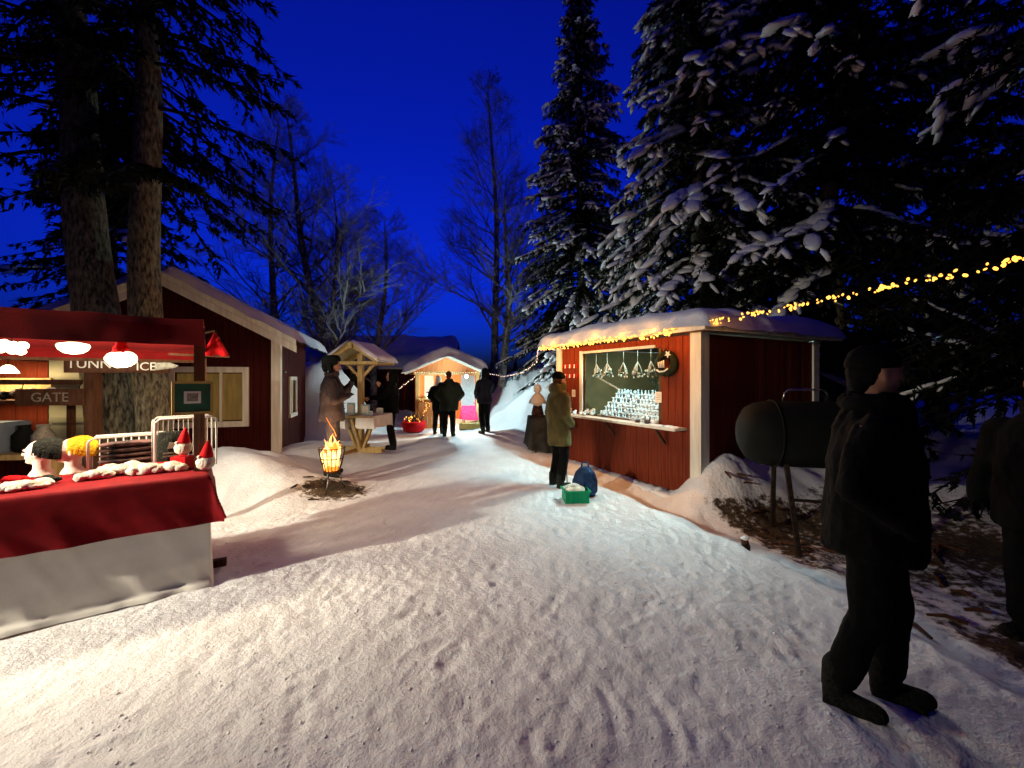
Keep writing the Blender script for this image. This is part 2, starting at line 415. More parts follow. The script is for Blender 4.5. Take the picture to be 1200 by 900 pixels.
def seg_dist(X, Y):
    """distance from the path's right edge, positive to the right of it"""
    best = np.full(np.shape(X), 1e9); sign = np.ones(np.shape(X))
    for (ax, ay), (bx, by) in zip(EDGE[:-1], EDGE[1:]):
        dx, dy = bx-ax, by-ay; t = np.clip(((X-ax)*dx+(Y-ay)*dy)/(dx*dx+dy*dy), 0, 1)
        px, py = ax+t*dx, ay+t*dy; d = np.hypot(X-px, Y-py); c = dx*(Y-ay)-dy*(X-ax)
        m_ = d < best; best = np.where(m_, d, best); sign = np.where(m_, np.where(c > 0, 1, -1), sign)
    return best*sign
def smooth01(t): t = np.clip(t, 0, 1); return t*t*(3-2*t)
def height(X, Y):
    X = np.asarray(X, float); Y = np.asarray(Y, float); Z = .05*fbm(X*.35+3, Y*.35, 3, 2)
    wob = .12*fbm(X*1.1, Y*1.1, 3, 9)
    for cx, cyy, rx, ry, a, h, p in MOUNDS:
        u = (X-cx)*math.cos(a)+(Y-cyy)*math.sin(a); v = -(X-cx)*math.sin(a)+(Y-cyy)*math.cos(a)
        r = np.sqrt((u/rx)**2+(v/ry)**2)*(1+wob); Z = Z+h*np.exp(-(r**(2*p))*.7)*(1+.18*fbm(X*3+h*9, Y*3, 3, 4))
    d = seg_dist(X, Y)+.10*fbm(X*2.4, Y*2.4, 3, 12)
    Z = Z-.13*smooth01(d/.28)*np.where(Y < 9, 1, 0)*smooth01((6.6-Y)/1.5)
    rough = smooth01((d-.1)/.3)*smooth01((7.5-Y)/1)
    Z = Z+rough*.05*fbm(X*4, Y*4, 4, 21)
    return Z
def gh(x, y): return float(height(np.array([x]), np.array([y]))[0])
def axis(lo, hi, fine_lo, fine_hi, step, growth=1.06, mx=3.0):
    a = list(np.arange(fine_lo, fine_hi, step)); s = step; v = a[-1]
    while v < hi: s = min(s*growth, mx if v < 60 else 40); v += s; a.append(v)
    s = step; v = fine_lo; b = []
    while v > lo: s = min(s*growth, mx if v > -60 else 40); v -= s; b.append(v)
    return np.array(b[::-1]+a)
gx = axis(-420, 420, -3.4, 3.0, .021); gy = axis(-40, 600, .95, 4.3, .018, 1.03)
X, Y = np.meshgrid(gx, gy); Z = height(X, Y)
near = smooth01((11-np.hypot(X, Y))/4)
dpath = seg_dist(X, Y)
Z += near*(.010*fbm(X*2.5+1, Y*2.5, 3, 31)+(.006+.012*vnoise(X*1.3+7, Y*1.3, 5))*fbm(X*16+.3*Y, Y*13, 2, 35))
def stamp(cx, cyy, ang, length, width, depth, tread=True):
    r = length*.9; i0, i1 = np.searchsorted(gx, [cx-r, cx+r]); j0, j1 = np.searchsorted(gy, [cyy-r, cyy+r])
    if i1-i0 < 3 or j1-j0 < 3: return
    sx = X[j0:j1, i0:i1]-cx; sy = Y[j0:j1, i0:i1]-cyy
    u = sx*math.cos(ang)+sy*math.sin(ang); v = -sx*math.sin(ang)+sy*math.cos(ang)
    q = np.sqrt((u/(length/2))**2+(v/(width/2*(1+.25*u/length)))**2)
    foot = smooth01((1.12-q)/.25); rim = np.exp(-((q-1.25)/.16)**2)
    d = -depth*foot*(1+(.35*np.sin(u*150) if tread else 0))+depth*.55*rim
    Z[j0:j1, i0:i1] += d
main = math.atan2(9, .8)
for k in range(620):
    y_ = .9+rng.random()**1.25*7.2; x_ = rng.uniform(-3.6, 2.5)*min(1, .35+y_/4.5)+.25
    if seg_dist(np.array([x_]), np.array([y_]))[0] > -.05 or (x_ < -2.2 and y_ < 3.6): continue
    a = main+rng.normal(0, .45)+(math.pi if rng.random() < .5 else 0)
    stamp(x_, y_, a, rng.uniform(.26, .31), rng.uniform(.09, .115), rng.uniform(.002, .0065), rng.random() < .5)
def groove(pts, wdt, dep):
    pts = np.array(pts); lo = pts.min(0)-.15; hi = pts.max(0)+.15
    i0, i1 = np.searchsorted(gx, [lo[0], hi[0]]); j0, j1 = np.searchsorted(gy, [lo[1], hi[1]])
    sx = X[j0:j1, i0:i1]; sy = Y[j0:j1, i0:i1]; best = np.full(sx.shape, 9.0); tt = np.zeros(sx.shape); n_ = len(pts)-1
    for k in range(n_):
        a, b = pts[k], pts[k+1]; d_ = b-a; t = np.clip(((sx-a[0])*d_[0]+(sy-a[1])*d_[1])/(d_@d_), 0, 1); q = np.hypot(sx-a[0]-t*d_[0], sy-a[1]-t*d_[1]); m_ = q < best; best = np.where(m_, q, best); tt = np.where(m_, (k+t)/n_, tt)
    q = best*(1+.3*fbm(sx*20, sy*20, 2, 77))/wdt; tap = np.sin(math.pi*np.clip(tt*.9+.05, 0, 1))
    Z[j0:j1, i0:i1] += tap*dep*(-np.exp(-q**2)+.6*np.exp(-((q-1.9)/.6)**2))
for pix in ([(690, 780), (712, 815), (724, 850), (728, 898)], [(760, 812), (780, 832), (792, 868), (790, 898)], [(815, 850), (820, 885)],
            [(614, 850), (632, 892)], [(655, 855), (648, 875), (672, 812)]):
    groove([gp(*p)[:2] for p in pix], .026, .011)
EARTH = np.zeros_like(Z)
fx, fy = gp(393, 577)[:2]
EARTH = np.maximum(EARTH, 1.15-.62*np.sqrt(((X-fx)/.42)**2+((Y-fy+.02)/.36)**2))
off_path = smooth01((dpath-.28)/.35)*smooth01((6.4-Y)/1.2)*smooth01((7-X)/2)
EARTH = np.maximum(EARTH, off_path*(.48+.75*fbm(X*1.3+2, Y*1.3, 3, 61)))
EARTH *= np.where(Z > .12, smooth01((.30-Z)/.18), 1)*(np.hypot(X-2.7, Y-5.2) > .1)
ground_me = grid_mesh('ground', X, Y, Z, 'snow_ground')
at_ = ground_me.attributes.new('earth', 'FLOAT', 'POINT'); at_.data.foreach_set('value', np.clip(EARTH, 0, 1).astype(np.float32).ravel())
tag(link('ground', ground_me), kind='structure')
_b = bmesh.new(); bmesh.ops.create_icosphere(_b, subdivisions=1, radius=1); cv = np.array([v.co for v in _b.verts]); cf = np.array([[v.index for v in f.verts] for f in _b.faces]); _b.free()
NC = 4500; cyy_ = .9+rng.random(NC)**1.3*6.5; cxx_ = rng.uniform(-1, .75, NC)*np.minimum(3.2, .6+cyy_*.75)
dens_ = vnoise(cxx_*1.6+3, cyy_*1.6, 88); keep = (seg_dist(cxx_, cyy_) < -.05) & (rng.random(NC) < .25+.9*dens_) & ~((cxx_ < -2.0) & (cyy_ < 3.7)); cxx_ = cxx_[keep]; cyy_ = cyy_[keep]; NC = len(cxx_)
ji = np.clip(np.searchsorted(gy, cyy_), 1, len(gy)-1); ii = np.clip(np.searchsorted(gx, cxx_), 1, len(gx)-1); cz_ = Z[ji, ii]
csz = .0022+.0065*rng.random(NC)**3.0; cl_ = cv[None]*(1+.3*rng.normal(size=(NC, 12, 1)))*csz[:, None, None]*rng.uniform(.6, 1.5, (NC, 1, 3)); cl_[..., 2] *= .5
tag(link('snow_crumbs', np_mesh('snow_crumbs', (cl_+np.stack([cxx_, cyy_, cz_+csz*.2], -1)[:, None]).reshape(-1, 3), (cf[None]+(np.arange(NC)*12)[:, None, None]).reshape(-1, 3), 'snow', True)), 'loose white snow crumbs scattered over the trodden path', 'snow', kind='stuff')

# ------------------------------------------------------------------ red booth on the right
BA = math.atan2(.88, -.47)
BL, BD, BH = 3.06, 2.72, 2.16
booth = thing('market_booth', 'red wooden market booth with white corner boards, serving hatch and snow covered flat roof', 'booth', (2.39, 5.10, 0), BA)
OP0, OP1, OPZ0, OPZ1 = .69, 2.33, .95, 2.03
plank_wall(booth, 'red_wood', (.0, 0, 0), (1, 0, 0), BL, .08, BH, (0, 1, 0), .118, [(OP0, OP1, OPZ0, OPZ1)])
plank_wall(booth, 'red_wood', (0, 0, 0), (0, -1, 0), BD, .08, BH, (-1, 0, 0), .124)
plank_wall(booth, 'red_wood', (BL, 0, 0), (0, -1, 0), BD, .08, BH, (1, 0, 0), .17)
plank_wall(booth, 'khaki', (0, -BD, 0), (1, 0, 0), BL, .08, BH, (0, -1, 0), .30)
box('inner_panel', (.03, -.045, .1), (.68, -.02, BH-.02), 'khaki', booth); box('inner_panel', (2.34, -.045, .1), (BL-.03, -.02, BH-.02), 'khaki', booth)
box('floor_board', (0, -BD, .02), (BL, -.03, .075), 'brown_wood', booth)
box('inner_panel', (BL-.03, -BD+.03, .08), (BL-.005, -.05, BH-.02), 'khaki', booth); box('inner_panel', (.005, -BD+.03, .08), (.03, -.05, BH-.02), 'khaki', booth); box('inner_panel', (.04, -BD+.005, .08), (BL-.04, -BD+.03, BH-.02), 'khaki', booth)
for x, y in ((0, 0), (BL, 0), (0, -BD), (BL, -BD)):
    sx = -1 if x == 0 else 1; sy = 1 if y == 0 else -1
    mb = MB(); mb.box((min(x+sx*.03, x-sx*.10), min(y+sy*.034, y+sy*.060), .02), (max(x+sx*.03, x-sx*.10), max(y+sy*.034, y+sy*.060), BH+.02))
    mb.box((min(x+sx*.034, x+sx*.060), min(y+sy*.062, y-sy*.10), .02), (max(x+sx*.034, x+sx*.060), max(y+sy*.062, y-sy*.10), BH+.02))
    mb.build('corner_board', 'white_wood', booth)
roof = box('roof', (-.28, -BD-.2, BH+.025), (BL+.22, .30, BH+.075), 'brown_wood', booth)
MB().box((-.31, -BD-.23, BH+.01), (-.282, .33, BH+.105)).box((-.281, .302, BH+.01), (BL+.25, .33, BH+.105)).box((BL+.222, -BD-.23, BH+.01), (BL+.25, .301, BH+.105)).build('fascia', 'white_wood', booth)
snow_slab('roof_snow', roof, BL+.62, BD+.58, .27, seed=3, res=.05, edge=.40, droop=.035, x0=-.36, y0=-BD-.22).location = (0, 0, BH+.085)
box('counter', (.16, .03, .915), (2.78, .27, .95), 'white_wood', booth, .006)
for x in (.5, 1.5, 2.5): MB().bar((x, .06, .70), (x, .24, .905), .035).build('counter_bracket', 'brown_wood', booth)
box('hatch_trim', (OP1+.002, .03, OPZ0), (OP1+.075, .055, OPZ1+.05), 'white_wood', booth)
box('hatch_trim', (OP0, .03, OPZ1), (OP1, .05, OPZ1+.04), 'white_wood', booth)
lumps('counter_snow', booth, [(.22+.09*k, .15+random.uniform(-.04, .05), .953, random.uniform(.04, .07), .06, random.uniform(.012, .03)) for k in range(5)], seed=4)
lumps('base_snow', booth, [(.1+.17*k, .07+random.uniform(-.03, .06), .02, random.uniform(.12, .26), random.uniform(.07, .13), random.uniform(.03, .075)) for k in range(17)], seed=9, amp=.5)
MB().bar((2.28, -.25, 1.62), (1.55, -.9, 1.06), .03).build('hatch_prop', 'brown_wood', booth)
# cool tube lamp inside
lt = thing('tube_lamp', 'cool white tube lamp under the ceiling of the red booth', 'lamp', booth.matrix_basis @ Vector((1.25, -.085, BH-.10)), BA)
MB().tube([(-.45, 0, 0), (.45, 0, 0)], .018, 8).build('tube', 'lamp_cool', lt); box('housing', (-.5, -.03, .02), (.5, .03, .08), 'white_wood', lt)
la = bpy.data.lights.new('tube_light', 'AREA'); la.shape = 'RECTANGLE'; la.size = .9; la.size_y = .05; la.energy = 260; la.color = (.45, .92, 1)
lo = bpy.data.objects.new('tube_light', la); col.objects.link(lo); lo.parent = lt; lo.location = (0, 0, -.03); lo.rotation_euler = (R(-28), 0, 0)
def booth_w(x, y, z): return booth.matrix_basis @ Vector((x, y, z))
# stepped display rack with rows of clay figures
rack = thing('display_rack', 'white stepped display rack behind the booth counter', 'rack', booth_w(0, 0, 0), BA)
for k in range(6):
    box('shelf', (.56, -.10-.055*k-.055, .952+.075*k), (2.10-.03*k, -.10-.055*k, .964+.075*k), 'ornament', rack)
    box('riser', (.56, -.10-.055*k-.055, .90+.075*k), (2.10-.03*k, -.148-.055*k, .951+.075*k), 'ornament', rack)
figs = []
def fig(kind):
    mb = MB()
    if kind == 0: mb.lathe([(.022, 0), (.026, .012), (.018, .035), (.010, .048), (.016, .058), (.017, .068), (.008, .080)], 9)
    elif kind == 1: mb.lathe([(.020, 0), (.030, .02), (.030, .05), (.022, .06), (.012, .062), (.012, .07)], 9)
    else: mb.lathe([(.024, 0), (.020, .004), (.012, .045), (.004, .085), (.001, .092)], 8)
    return mb.mesh('figurine', 'ornament', True)
fm = [fig(0), fig(1), fig(2)]
dot = MB().ell((0, .012, .052), (.009, .009, .007), 6, 4).ell((0, .02, .03), (.006, .006, .006), 6, 4).mesh('trim', 'ornament_dark')
for k in range(6):
    for j in range(20):
        x = .62+.075*j+random.uniform(-.014, .014)
        if x > 2.05-.03*k: continue
        o = link('figurine', fm[random.choice((0, 0, 1, 2))]); o.location = booth_w(x, -.128-.055*k+random.uniform(-.006, .006), .9645+.075*k); o.rotation_euler = (0, 0, BA+random.uniform(-.4, .4)); s = random.uniform(.75, 1.0); o.scale = (s, s, s)
        tag(o, 'small white clay figurine with dark trim standing on the stepped rack in the booth', 'figurine', 'clay figurines on the booth rack')
        t_ = link('trim', dot, o)
for k in range(15):   # loose goods piled towards the far end of the counter
    x = 1.9+random.random()*.85; y = random.uniform(-.12, .2) if x < 2.3 else random.uniform(.06, .22)
    r = random.uniform(.028, .05); z = .951
    o = lumps('yarn_ornament', None, [(0, 0, r*.95, r, r, r), (r*.5, 0, r*1.9, r*.55, r*.55, r*.5)], random.choice(('fleece', 'ornament', 'straw')), k, .2)
    o.location = booth_w(x, y, z); tag(o, 'pale round handmade ornament heaped on the far end of the booth counter', 'ornament', 'ornaments heaped on the booth counter')
for x, y, s in ((.62, .12, .05), (.78, .10, .04), (.93, .13, .035)):
    o = MB().lathe([(s*.7, 0), (s, s*.2), (s, s*1.3), (s*.85, s*1.35), (s*.8, s*.4), (s*.2, s*.35)], 12).build('candle_jar', 'ornament' if s > .045 else 'dark_goods', None, True)
    o.location = booth_w(x, y, .951); tag(o, ['white clay jar on the booth counter beside the price card', 'small dark jar beside the white jar on the booth counter', 'smallest dark jar on the booth counter below the figurines'][(.05, .04, .035).index(s)], 'jar')
# hanging straw bunches
def straw_bunch(seed):
    r_ = random.Random(seed); mb = MB()
    mb.tube([(0, 0, 0), (0, 0, -.20)], .0035, 5)
    for k in range(9):
        a = r_.uniform(0, 6.28); q = r_.uniform(.05, .12); mb.tube([(0, 0, -.18), (q*.6*math.cos(a), q*.3*math.sin(a), -.27), (q*math.cos(a), q*.5*math.sin(a), -.36-r_.uniform(0, .05))], .004, 4)
    for k in range(12):
        a = r_.uniform(0, 6.28); q = r_.uniform(.03, .13); mb.ell((q*math.cos(a), q*.5*math.sin(a), -.34-r_.uniform(-.06, .08)), (.014, .014, .018), 6, 4)
    return mb.mesh('straw', 'straw', True)
for k, x in enumerate((2.08, 1.80, 1.42, 1.12, .86)):
    hb = thing('straw_bunch', ['straw bunch hanging by the white hatch trim of the booth', 'straw bunch second from the white hatch trim in the booth opening', 'straw bunch hanging in the middle of the booth opening', 'straw bunch second from the wreath in the booth opening', 'straw bunch hanging next to the wreath in the booth opening'][k], 'straw ornament', booth_w(x, -.06, OPZ1-.002), BA, 'straw bunches hanging in the booth opening')
    link('straw', straw_bunch(k), hb)
    MB().tube([(-.1, 0, -.33), (0, .01, -.36), (.1, 0, -.33)], .012, 6).build('berry_sprig', 'wreath', hb, True)
# wreath
wr = thing('wreath', 'dark evergreen wreath with a white star hung beside the booth hatch', 'wreath', booth_w(.46, .075, 1.80), BA)
mb = MB(); rr = random.Random(3)
mb.tube([(.13*math.cos(t), 0, .13*math.sin(t)) for t in np.linspace(0, 6.283, 25)], .05, 8, False)
for k in range(420):
    t = rr.uniform(0, 6.283); a = rr.uniform(0, 6.283); c = Vector((.13*math.cos(t), 0, .13*math.sin(t))); n_ = Vector((math.cos(t)*math.cos(a), abs(math.sin(a))*.9, math.sin(t)*math.cos(a)))
    p = c+n_*.035; q = p+(n_+Vector((-math.sin(t), 0, math.cos(t)))*.8).normalized()*rr.uniform(.05, .09); sd = n_.cross(q-p).normalized()*.006; i = len(mb.v)
    mb.v += [tuple(p-sd), tuple(p+sd), tuple(q)]; mb.f.append((i, i+1, i+2))
mb.build('greenery', 'wreath', wr)
st = [((.075 if k % 2 else .032)*math.cos(k*math.pi/5+.31), (.075 if k % 2 else .032)*math.sin(k*math.pi/5+.31)) for k in range(10)]
s_ = MB().prism([(a*.7-.08, b*.7+.12) for a, b in st], .065, .075).build('star', 'paper', wr)
for k in range(4): MB().tube([(-.02+.028*k, .075, -.06), (-.024+.03*k, .085, .04-.008*k)], .008, 6).build('candle', 'paper', wr, True)
MB().tube([(.10, .075, -.09), (.05, .085, -.115), (-.03, .085, -.11), (-.09, .08, -.075)], .012, 6).build('ribbon', 'paper', wr, True)
# notes on the booth wall: flat paper with a few ruled lines
for (x, z, w_, h_, lab) in ((.635, 1.33, .11, .15, 'white notice card pinned beside the booth hatch above the jars'), (2.60, 1.32, .10, .13, 'white paper note pinned at the far end of the booth front')):
    cd = thing('notice_card', lab, 'notice', booth_w(x, .034, z), BA)
    box('card', (-w_/2, 0, -h_/2), (w_/2, .004, h_/2), 'paper', cd)
    for k in range(4): box('printed_line', (-w_*.36, .0042, h_*(.28-.17*k)), (w_*(.36-.1*(k % 2)), .005, h_*(.28-.17*k)+.006), 'ink', cd)
# rows of small stockings on the far panel
for z in (1.86, 1.68):
    gl = thing('stocking_garland', 'upper string of tiny pale stockings on the far panel of the booth' if z > 1.8 else 'lower string of tiny pale stockings on the far panel of the booth', 'garland', booth_w(2.70, .04, z), BA)
    MB().tube([(-.24, 0, 0), (0, 0, -.02), (.24, 0, 0)], .004, 5).build('cord', 'felt_red', gl)
    for k in range(7): MB().prism([(-.21+.07*k, -.01), (-.18+.07*k, -.01), (-.18+.07*k, -.06), (-.165+.07*k, -.075), (-.205+.07*k, -.078)], -.004, .004).build('stocking', 'paper' if k % 2 else 'felt_red', gl)

# ------------------------------------------------------------------ string lights
bulb_me = MB().ell((0, 0, 0), (.009, .009, .014), 6, 4).mesh('bulb', 'bulb', True)
bulb_far = MB().ell((0, 0, 0), (.016, .016, .02), 6, 4).mesh('bulb', 'bulb_far', True)
def string_lights(label, pts, n, me, jit, power=0, colr=(1, .42, .07), nl=0, clump=0, seed=1, scale=(1, 1), group='fairy lights'):
    r_ = random.Random(seed); pts = [Vector(p) for p in pts]
    root = thing('string_lights', label, 'fairy lights', pts[0]); O = pts[0]
    L = [0]
    for a, b in zip(pts[:-1], pts[1:]): L.append(L[-1]+(b-a).length)
    def on(t):
        q = t*L[-1]
        for k in range(len(pts)-1):
            if q <= L[k+1]+1e-6: return pts[k]+(pts[k+1]-pts[k])*((q-L[k])/(L[k+1]-L[k]))
        return pts[-1]
    MB().tube([on(t)-O for t in np.linspace(0, 1, 60)], .0035, 4).build('cable', 'wire', root)
    for k in range(n):
        t = (k+.5)/n
        if clump: t = min(1, max(0, t+.018*math.sin(t*clump*6.283)+r_.uniform(-.01, .01)))
        o = link('bulb', me, root); o.location = on(t)-O+Vector([r_.uniform(-jit, jit) for _ in range(3)])-Vector((0, 0, .012)); s = r_.uniform(*scale); o.scale = (s, s, s); o.rotation_euler = (r_.uniform(-1, 1), r_.uniform(-1, 1), 0)
    for k in range(nl):
        point_light('fairy_glow', root, on((k+.5)/nl)-O+Vector((0, 0, .06 if k % 2 else -.09)), power/nl, colr, .03)
    return root
ev = [booth_w(BL+.2, .41, BH+.04), booth_w(2.3, .41, BH+.0), booth_w(1.4, .41, BH+.03), booth_w(.6, .41, BH+.0), booth_w(.0, .41, BH+.04)]
string_lights('warm fairy lights strung along the eave of the red booth', ev, 140, bulb_me, .045, 150, nl=11, scale=(.9, 1.5), clump=9, seed=2)
ev2 = [booth_w(BL+.15, .22, BH+.20), booth_w(1.6, .30, BH+.15), booth_w(.5, .26, BH+.17), booth_w(-.2, .2, BH+.2)]
rp_ = [booth_w(-.30, .36, BH+.08), at(905, 363, 4.55), at(985, 347, 4.1), at(1060, 330, 3.7), at(1130, 317, 3.4), at(1200, 303, 3.1), at(1330, 285, 2.7)]
string_lights('warm fairy lights strung in the air from the booth corner past the dark spruces', rp_, 120, bulb_me, .03, 1, nl=3, clump=8, seed=5, scale=(.7, 1.7))
pl = thing('rope_pole', 'thin bare pole holding the end of the fairy lights', 'pole', (rp_[-1].x, rp_[-1].y, gh(rp_[-1].x, rp_[-1].y)-.05)); MB().tube([(0, 0, 0), (0, 0, rp_[-1].z+.25)], .035, 8).build('pole_shaft', 'brown_wood', pl)
string_lights('pinkish fairy lights sagging from the small kiosk to the red booth', [at(569, 437, 12.4), at(590, 441, 11.5), at(610, 437, 10.2), at(628, 425, 9.0), booth_w(BL+.22, .36, BH+.05)], 40, bulb_far, .012, 0, seed=6, scale=(.5, .8))
string_lights('white fairy lights running from the small kiosk to the long red shed', [at(487, 441, 12.35), at(474, 450, 12.9), at(462, 460, 13.6), at(456, 463, 14.4)], 26, bulb_far, .02, 0, seed=7, scale=(.7, 1.0))

# ------------------------------------------------------------------ red house on the left
HA = math.atan2(.955, -.297)       # local x runs back along its side wall, local y points out of the front-left ... see below
u_s = Vector((-.297, .955, 0)); u_g = Vector((-.955, -.297, 0))
house = thing('red_house', 'dark red wooden house with white corner boards and snow on its gable roof', 'house', (-4.42, 7.5, 0), math.atan2(u_g.y, u_g.x))
# local: x along the gable to its far corner, y = rot90(x) = towards (.297,-.955): out of the gable; the house body lies at y<0
HW, HD, HE, HP = 3.2, 2.7, 2.42, 3.28
def gz(s): return HE+(HP-HE)*(1-abs(s-HW/2)/(HW/2))
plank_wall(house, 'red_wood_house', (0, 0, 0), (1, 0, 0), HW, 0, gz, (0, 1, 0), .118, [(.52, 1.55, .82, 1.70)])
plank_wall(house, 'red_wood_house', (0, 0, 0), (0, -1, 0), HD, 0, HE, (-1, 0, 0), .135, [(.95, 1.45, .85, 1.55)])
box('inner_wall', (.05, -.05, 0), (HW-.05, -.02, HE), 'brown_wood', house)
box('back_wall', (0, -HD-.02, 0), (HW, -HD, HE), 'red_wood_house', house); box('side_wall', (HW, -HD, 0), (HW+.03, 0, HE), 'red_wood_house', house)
for (x, sx) in ((0, -1), (HW, 1)):
    mb = MB(); mb.box((x-.085 if sx < 0 else x-.06, .034, 0), (x+.06 if sx < 0 else x+.085, .062, gz(.05)-.01)); mb.box((x+sx*.034 if sx > 0 else x-.085, -.10, 0), (x+.085 if sx > 0 else x-.034, .033, HE-.03))
    mb.build('corner_board', 'white_wood', house)
OV = .42
sl_ = (HP-HE)/(HW/2)
for side in (-1, 1):
    mb = MB(); x0 = HW/2; x1 = HW/2+side*(HW/2+OV); z0 = HP+.06; z1 = z0-sl_*(HW/2+OV)
    mb.prism([(x0, z0), (x1, z1), (x1, z1+.06), (x0, z0+.06)] if side > 0 else [(x0, z0), (x0, z0+.06), (x1, z1+.06), (x1, z1)], -HD-.3, .38)
    rf = mb.build('roof', 'brown_wood', house)
    mb = MB()
    pz = lambda d: [(x0, z0-d), (x1, z1-d), (x1, z1-d-.13), (x0, z0-d-.13)]
    mb.prism(pz(-.07), .382, .41).build('barge_board', 'white_wood', house)
    MB().prism([(a, b) for a, b in pz(.065)], .345, .379).build('barge_board', 'white_wood', house)
    sn = snow_slab('roof_snow', rf, HW/2+OV+.08, HD+.78, .15, zf=lambda X_, Y_: -sl_*X_, seed=20+side, res=.07, edge=.16, droop=.03)
    sn.location = (x0, .45 if side > 0 else -HD-.33, z0+.065)
    sn.rotation_euler = (0, 0, 0 if side < 0 else 0)
    if side < 0: sn.scale = (-1, 1, 1)
    else: sn.location = (x0, -HD-.33, z0+.065)
def window(parent, x0, x1, z0, z1, y, nx, nz, m='pane_lit', fw=.10):
    wn = MB().box((x0-fw, y, z1), (x1+fw, y+.035, z1+fw)).box((x0-fw, y, z0-fw), (x1+fw, y+.045, z0)).box((x0-fw, y, z0), (x0, y+.035, z1)).box((x1, y, z0), (x1+fw, y+.035, z1)).build('window', 'white_wood', parent)
    for i in range(nx):
        for k in range(nz):
            a0 = x0+(x1-x0)*i/nx; a1 = x0+(x1-x0)*(i+1)/nx; b0 = z0+(z1-z0)*k/nz; b1 = z0+(z1-z0)*(k+1)/nz
            box('pane', (a0+.02, y-.03, b0+.02), (a1-.02, y-.022, b1-.02), m, wn)
    mb = MB()
    for i in range(1, nx): a = x0+(x1-x0)*i/nx; mb.box((a-.02, y-.03, z0), (a+.02, y+.01, z1))
    for k in range(1, nz): b = z0+(z1-z0)*k/nz; mb.box((x0, y-.028, b-.015), (x1, y+.005, b+.015))
    if mb.v: mb.build('glazing_bar', 'white_wood', wn)
    return wn
window(house, .52, 1.55, .82, 1.70, .034, 3, 1)
wn = window(house, .95, 1.45, .85, 1.55, .034, 2, 1, fw=.08)
wn.rotation_euler = (0, 0, R(90)); wn.location = (0, 0, 0)
wn.matrix_basis = Matrix.Rotation(R(90), 4, 'Z') @ Matrix.Scale(-1, 4, (1, 0, 0))
MB().tube([(-.04, -.35, 1.72), (-.10, -.35, 1.72)], .03, 8).build('vent_pipe', 'steel', house)

# ------------------------------------------------------------------ long shed behind and far buildings
shed = thing('long_shed', 'long low dark red shed with blue snow on its roof behind the kiosk', 'shed', (-9.6, 15.4, 0), 0)
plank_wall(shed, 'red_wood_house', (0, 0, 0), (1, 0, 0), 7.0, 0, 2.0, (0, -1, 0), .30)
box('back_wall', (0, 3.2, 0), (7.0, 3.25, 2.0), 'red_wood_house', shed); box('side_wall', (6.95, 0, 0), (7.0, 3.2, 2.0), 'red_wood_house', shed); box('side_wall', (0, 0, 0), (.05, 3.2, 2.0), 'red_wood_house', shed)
rf = MB().prism([(-.55, 1.96), (1.6, 3.02), (3.8, 1.96), (3.8, 2.04), (1.6, 3.12), (-.55, 2.04)], -.3, 7.3, 'x').build('roof', 'brown_wood', shed)
box('eave_board', (-.3, -.59, 1.93), (7.3, -.555, 2.06), 'white_wood', shed)
snow_slab('roof_snow', rf, 7.7, 4.5, .28, zf=lambda X_, Y_: np.where(Y_ < 2.2, Y_, 4.4-Y_)*.49, seed=31, res=.12, edge=.3, droop=.05, x0=-.35, y0=-.62).location = (0, 0, 2.04)
for x in (1.9, 3.4, 5.9): box('white_post', (x, -.05, 0), (x+.13, -.032, 1.95), 'pine', shed)
fb = thing('far_house', 'far house with a wide blue snow covered roof beyond the tree trunks', 'house', (-20, 15.5, 0), .05)
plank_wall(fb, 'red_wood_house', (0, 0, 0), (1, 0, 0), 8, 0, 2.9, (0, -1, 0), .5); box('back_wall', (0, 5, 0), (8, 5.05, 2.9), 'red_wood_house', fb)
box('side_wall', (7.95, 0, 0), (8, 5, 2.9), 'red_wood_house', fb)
rf = MB().prism([(-.6, 2.75), (2.5, 4.1), (5.6, 2.75), (5.6, 2.85), (2.5, 4.25), (-.6, 2.85)], -.4, 8.4, 'x').build('roof', 'brown_wood', fb)
snow_slab('roof_snow', rf, 9.0, 6.3, .3, zf=lambda X_, Y_: np.where(Y_ < 3.1, Y_, 6.2-Y_)*.44, seed=33, res=.15, edge=.35, droop=.05, x0=-.5, y0=-.65).location = (0, 0, 2.86)
wn = window(fb, 5.2, 6.2, 1.1, 2.0, 0, 2, 1, 'pane'); wn.matrix_basis = Matrix.Scale(-1, 4, (0, 1, 0)) @ Matrix.Translation((0, .034, 0))
rb = thing('far_barn', 'far dark red barn in the dark behind the standing figures', 'barn', (17.2, 19.0, 0), -.25)
plank_wall(rb, 'red_wood_house', (0, 0, 0), (1, 0, 0), 6, .3, 2.9, (0, -1, 0), .4); box('back_wall', (0, 4, 0), (6, 4.05, 2.9), 'red_wood_house', rb); box('side_wall', (0, 0, .3), (.05, 4, 2.9), 'red_wood_house', rb)
rf = MB().prism([(-.5, 2.75), (2, 3.7), (4.5, 2.75), (4.5, 2.85), (2, 3.82), (-.5, 2.85)], -.4, 6.4, 'x').build('roof', 'brown_wood', rb)
snow_slab('roof_snow', rf, 7.0, 5.2, .28, zf=lambda X_, Y_: np.where(Y_ < 2.55, Y_, 5.1-Y_)*.38, seed=35, res=.15, edge=.3, x0=-.5, y0=-.6).location = (0, 0, 2.86)
fl = thing('far_street_lamp', 'tiny bright white lamp far away beyond the dark barn', 'street lamp', (at(1147, 424, 34).x, 34, 0))
MB().tube([(0, 0, 0), (0, 0, 2.9)], [.07, .05], 8).build('pole', 'iron', fl); MB().ell((0, 0, 2.97), (.09, .09, .10), 8, 6).build('globe', 'lamp_far', fl, True)

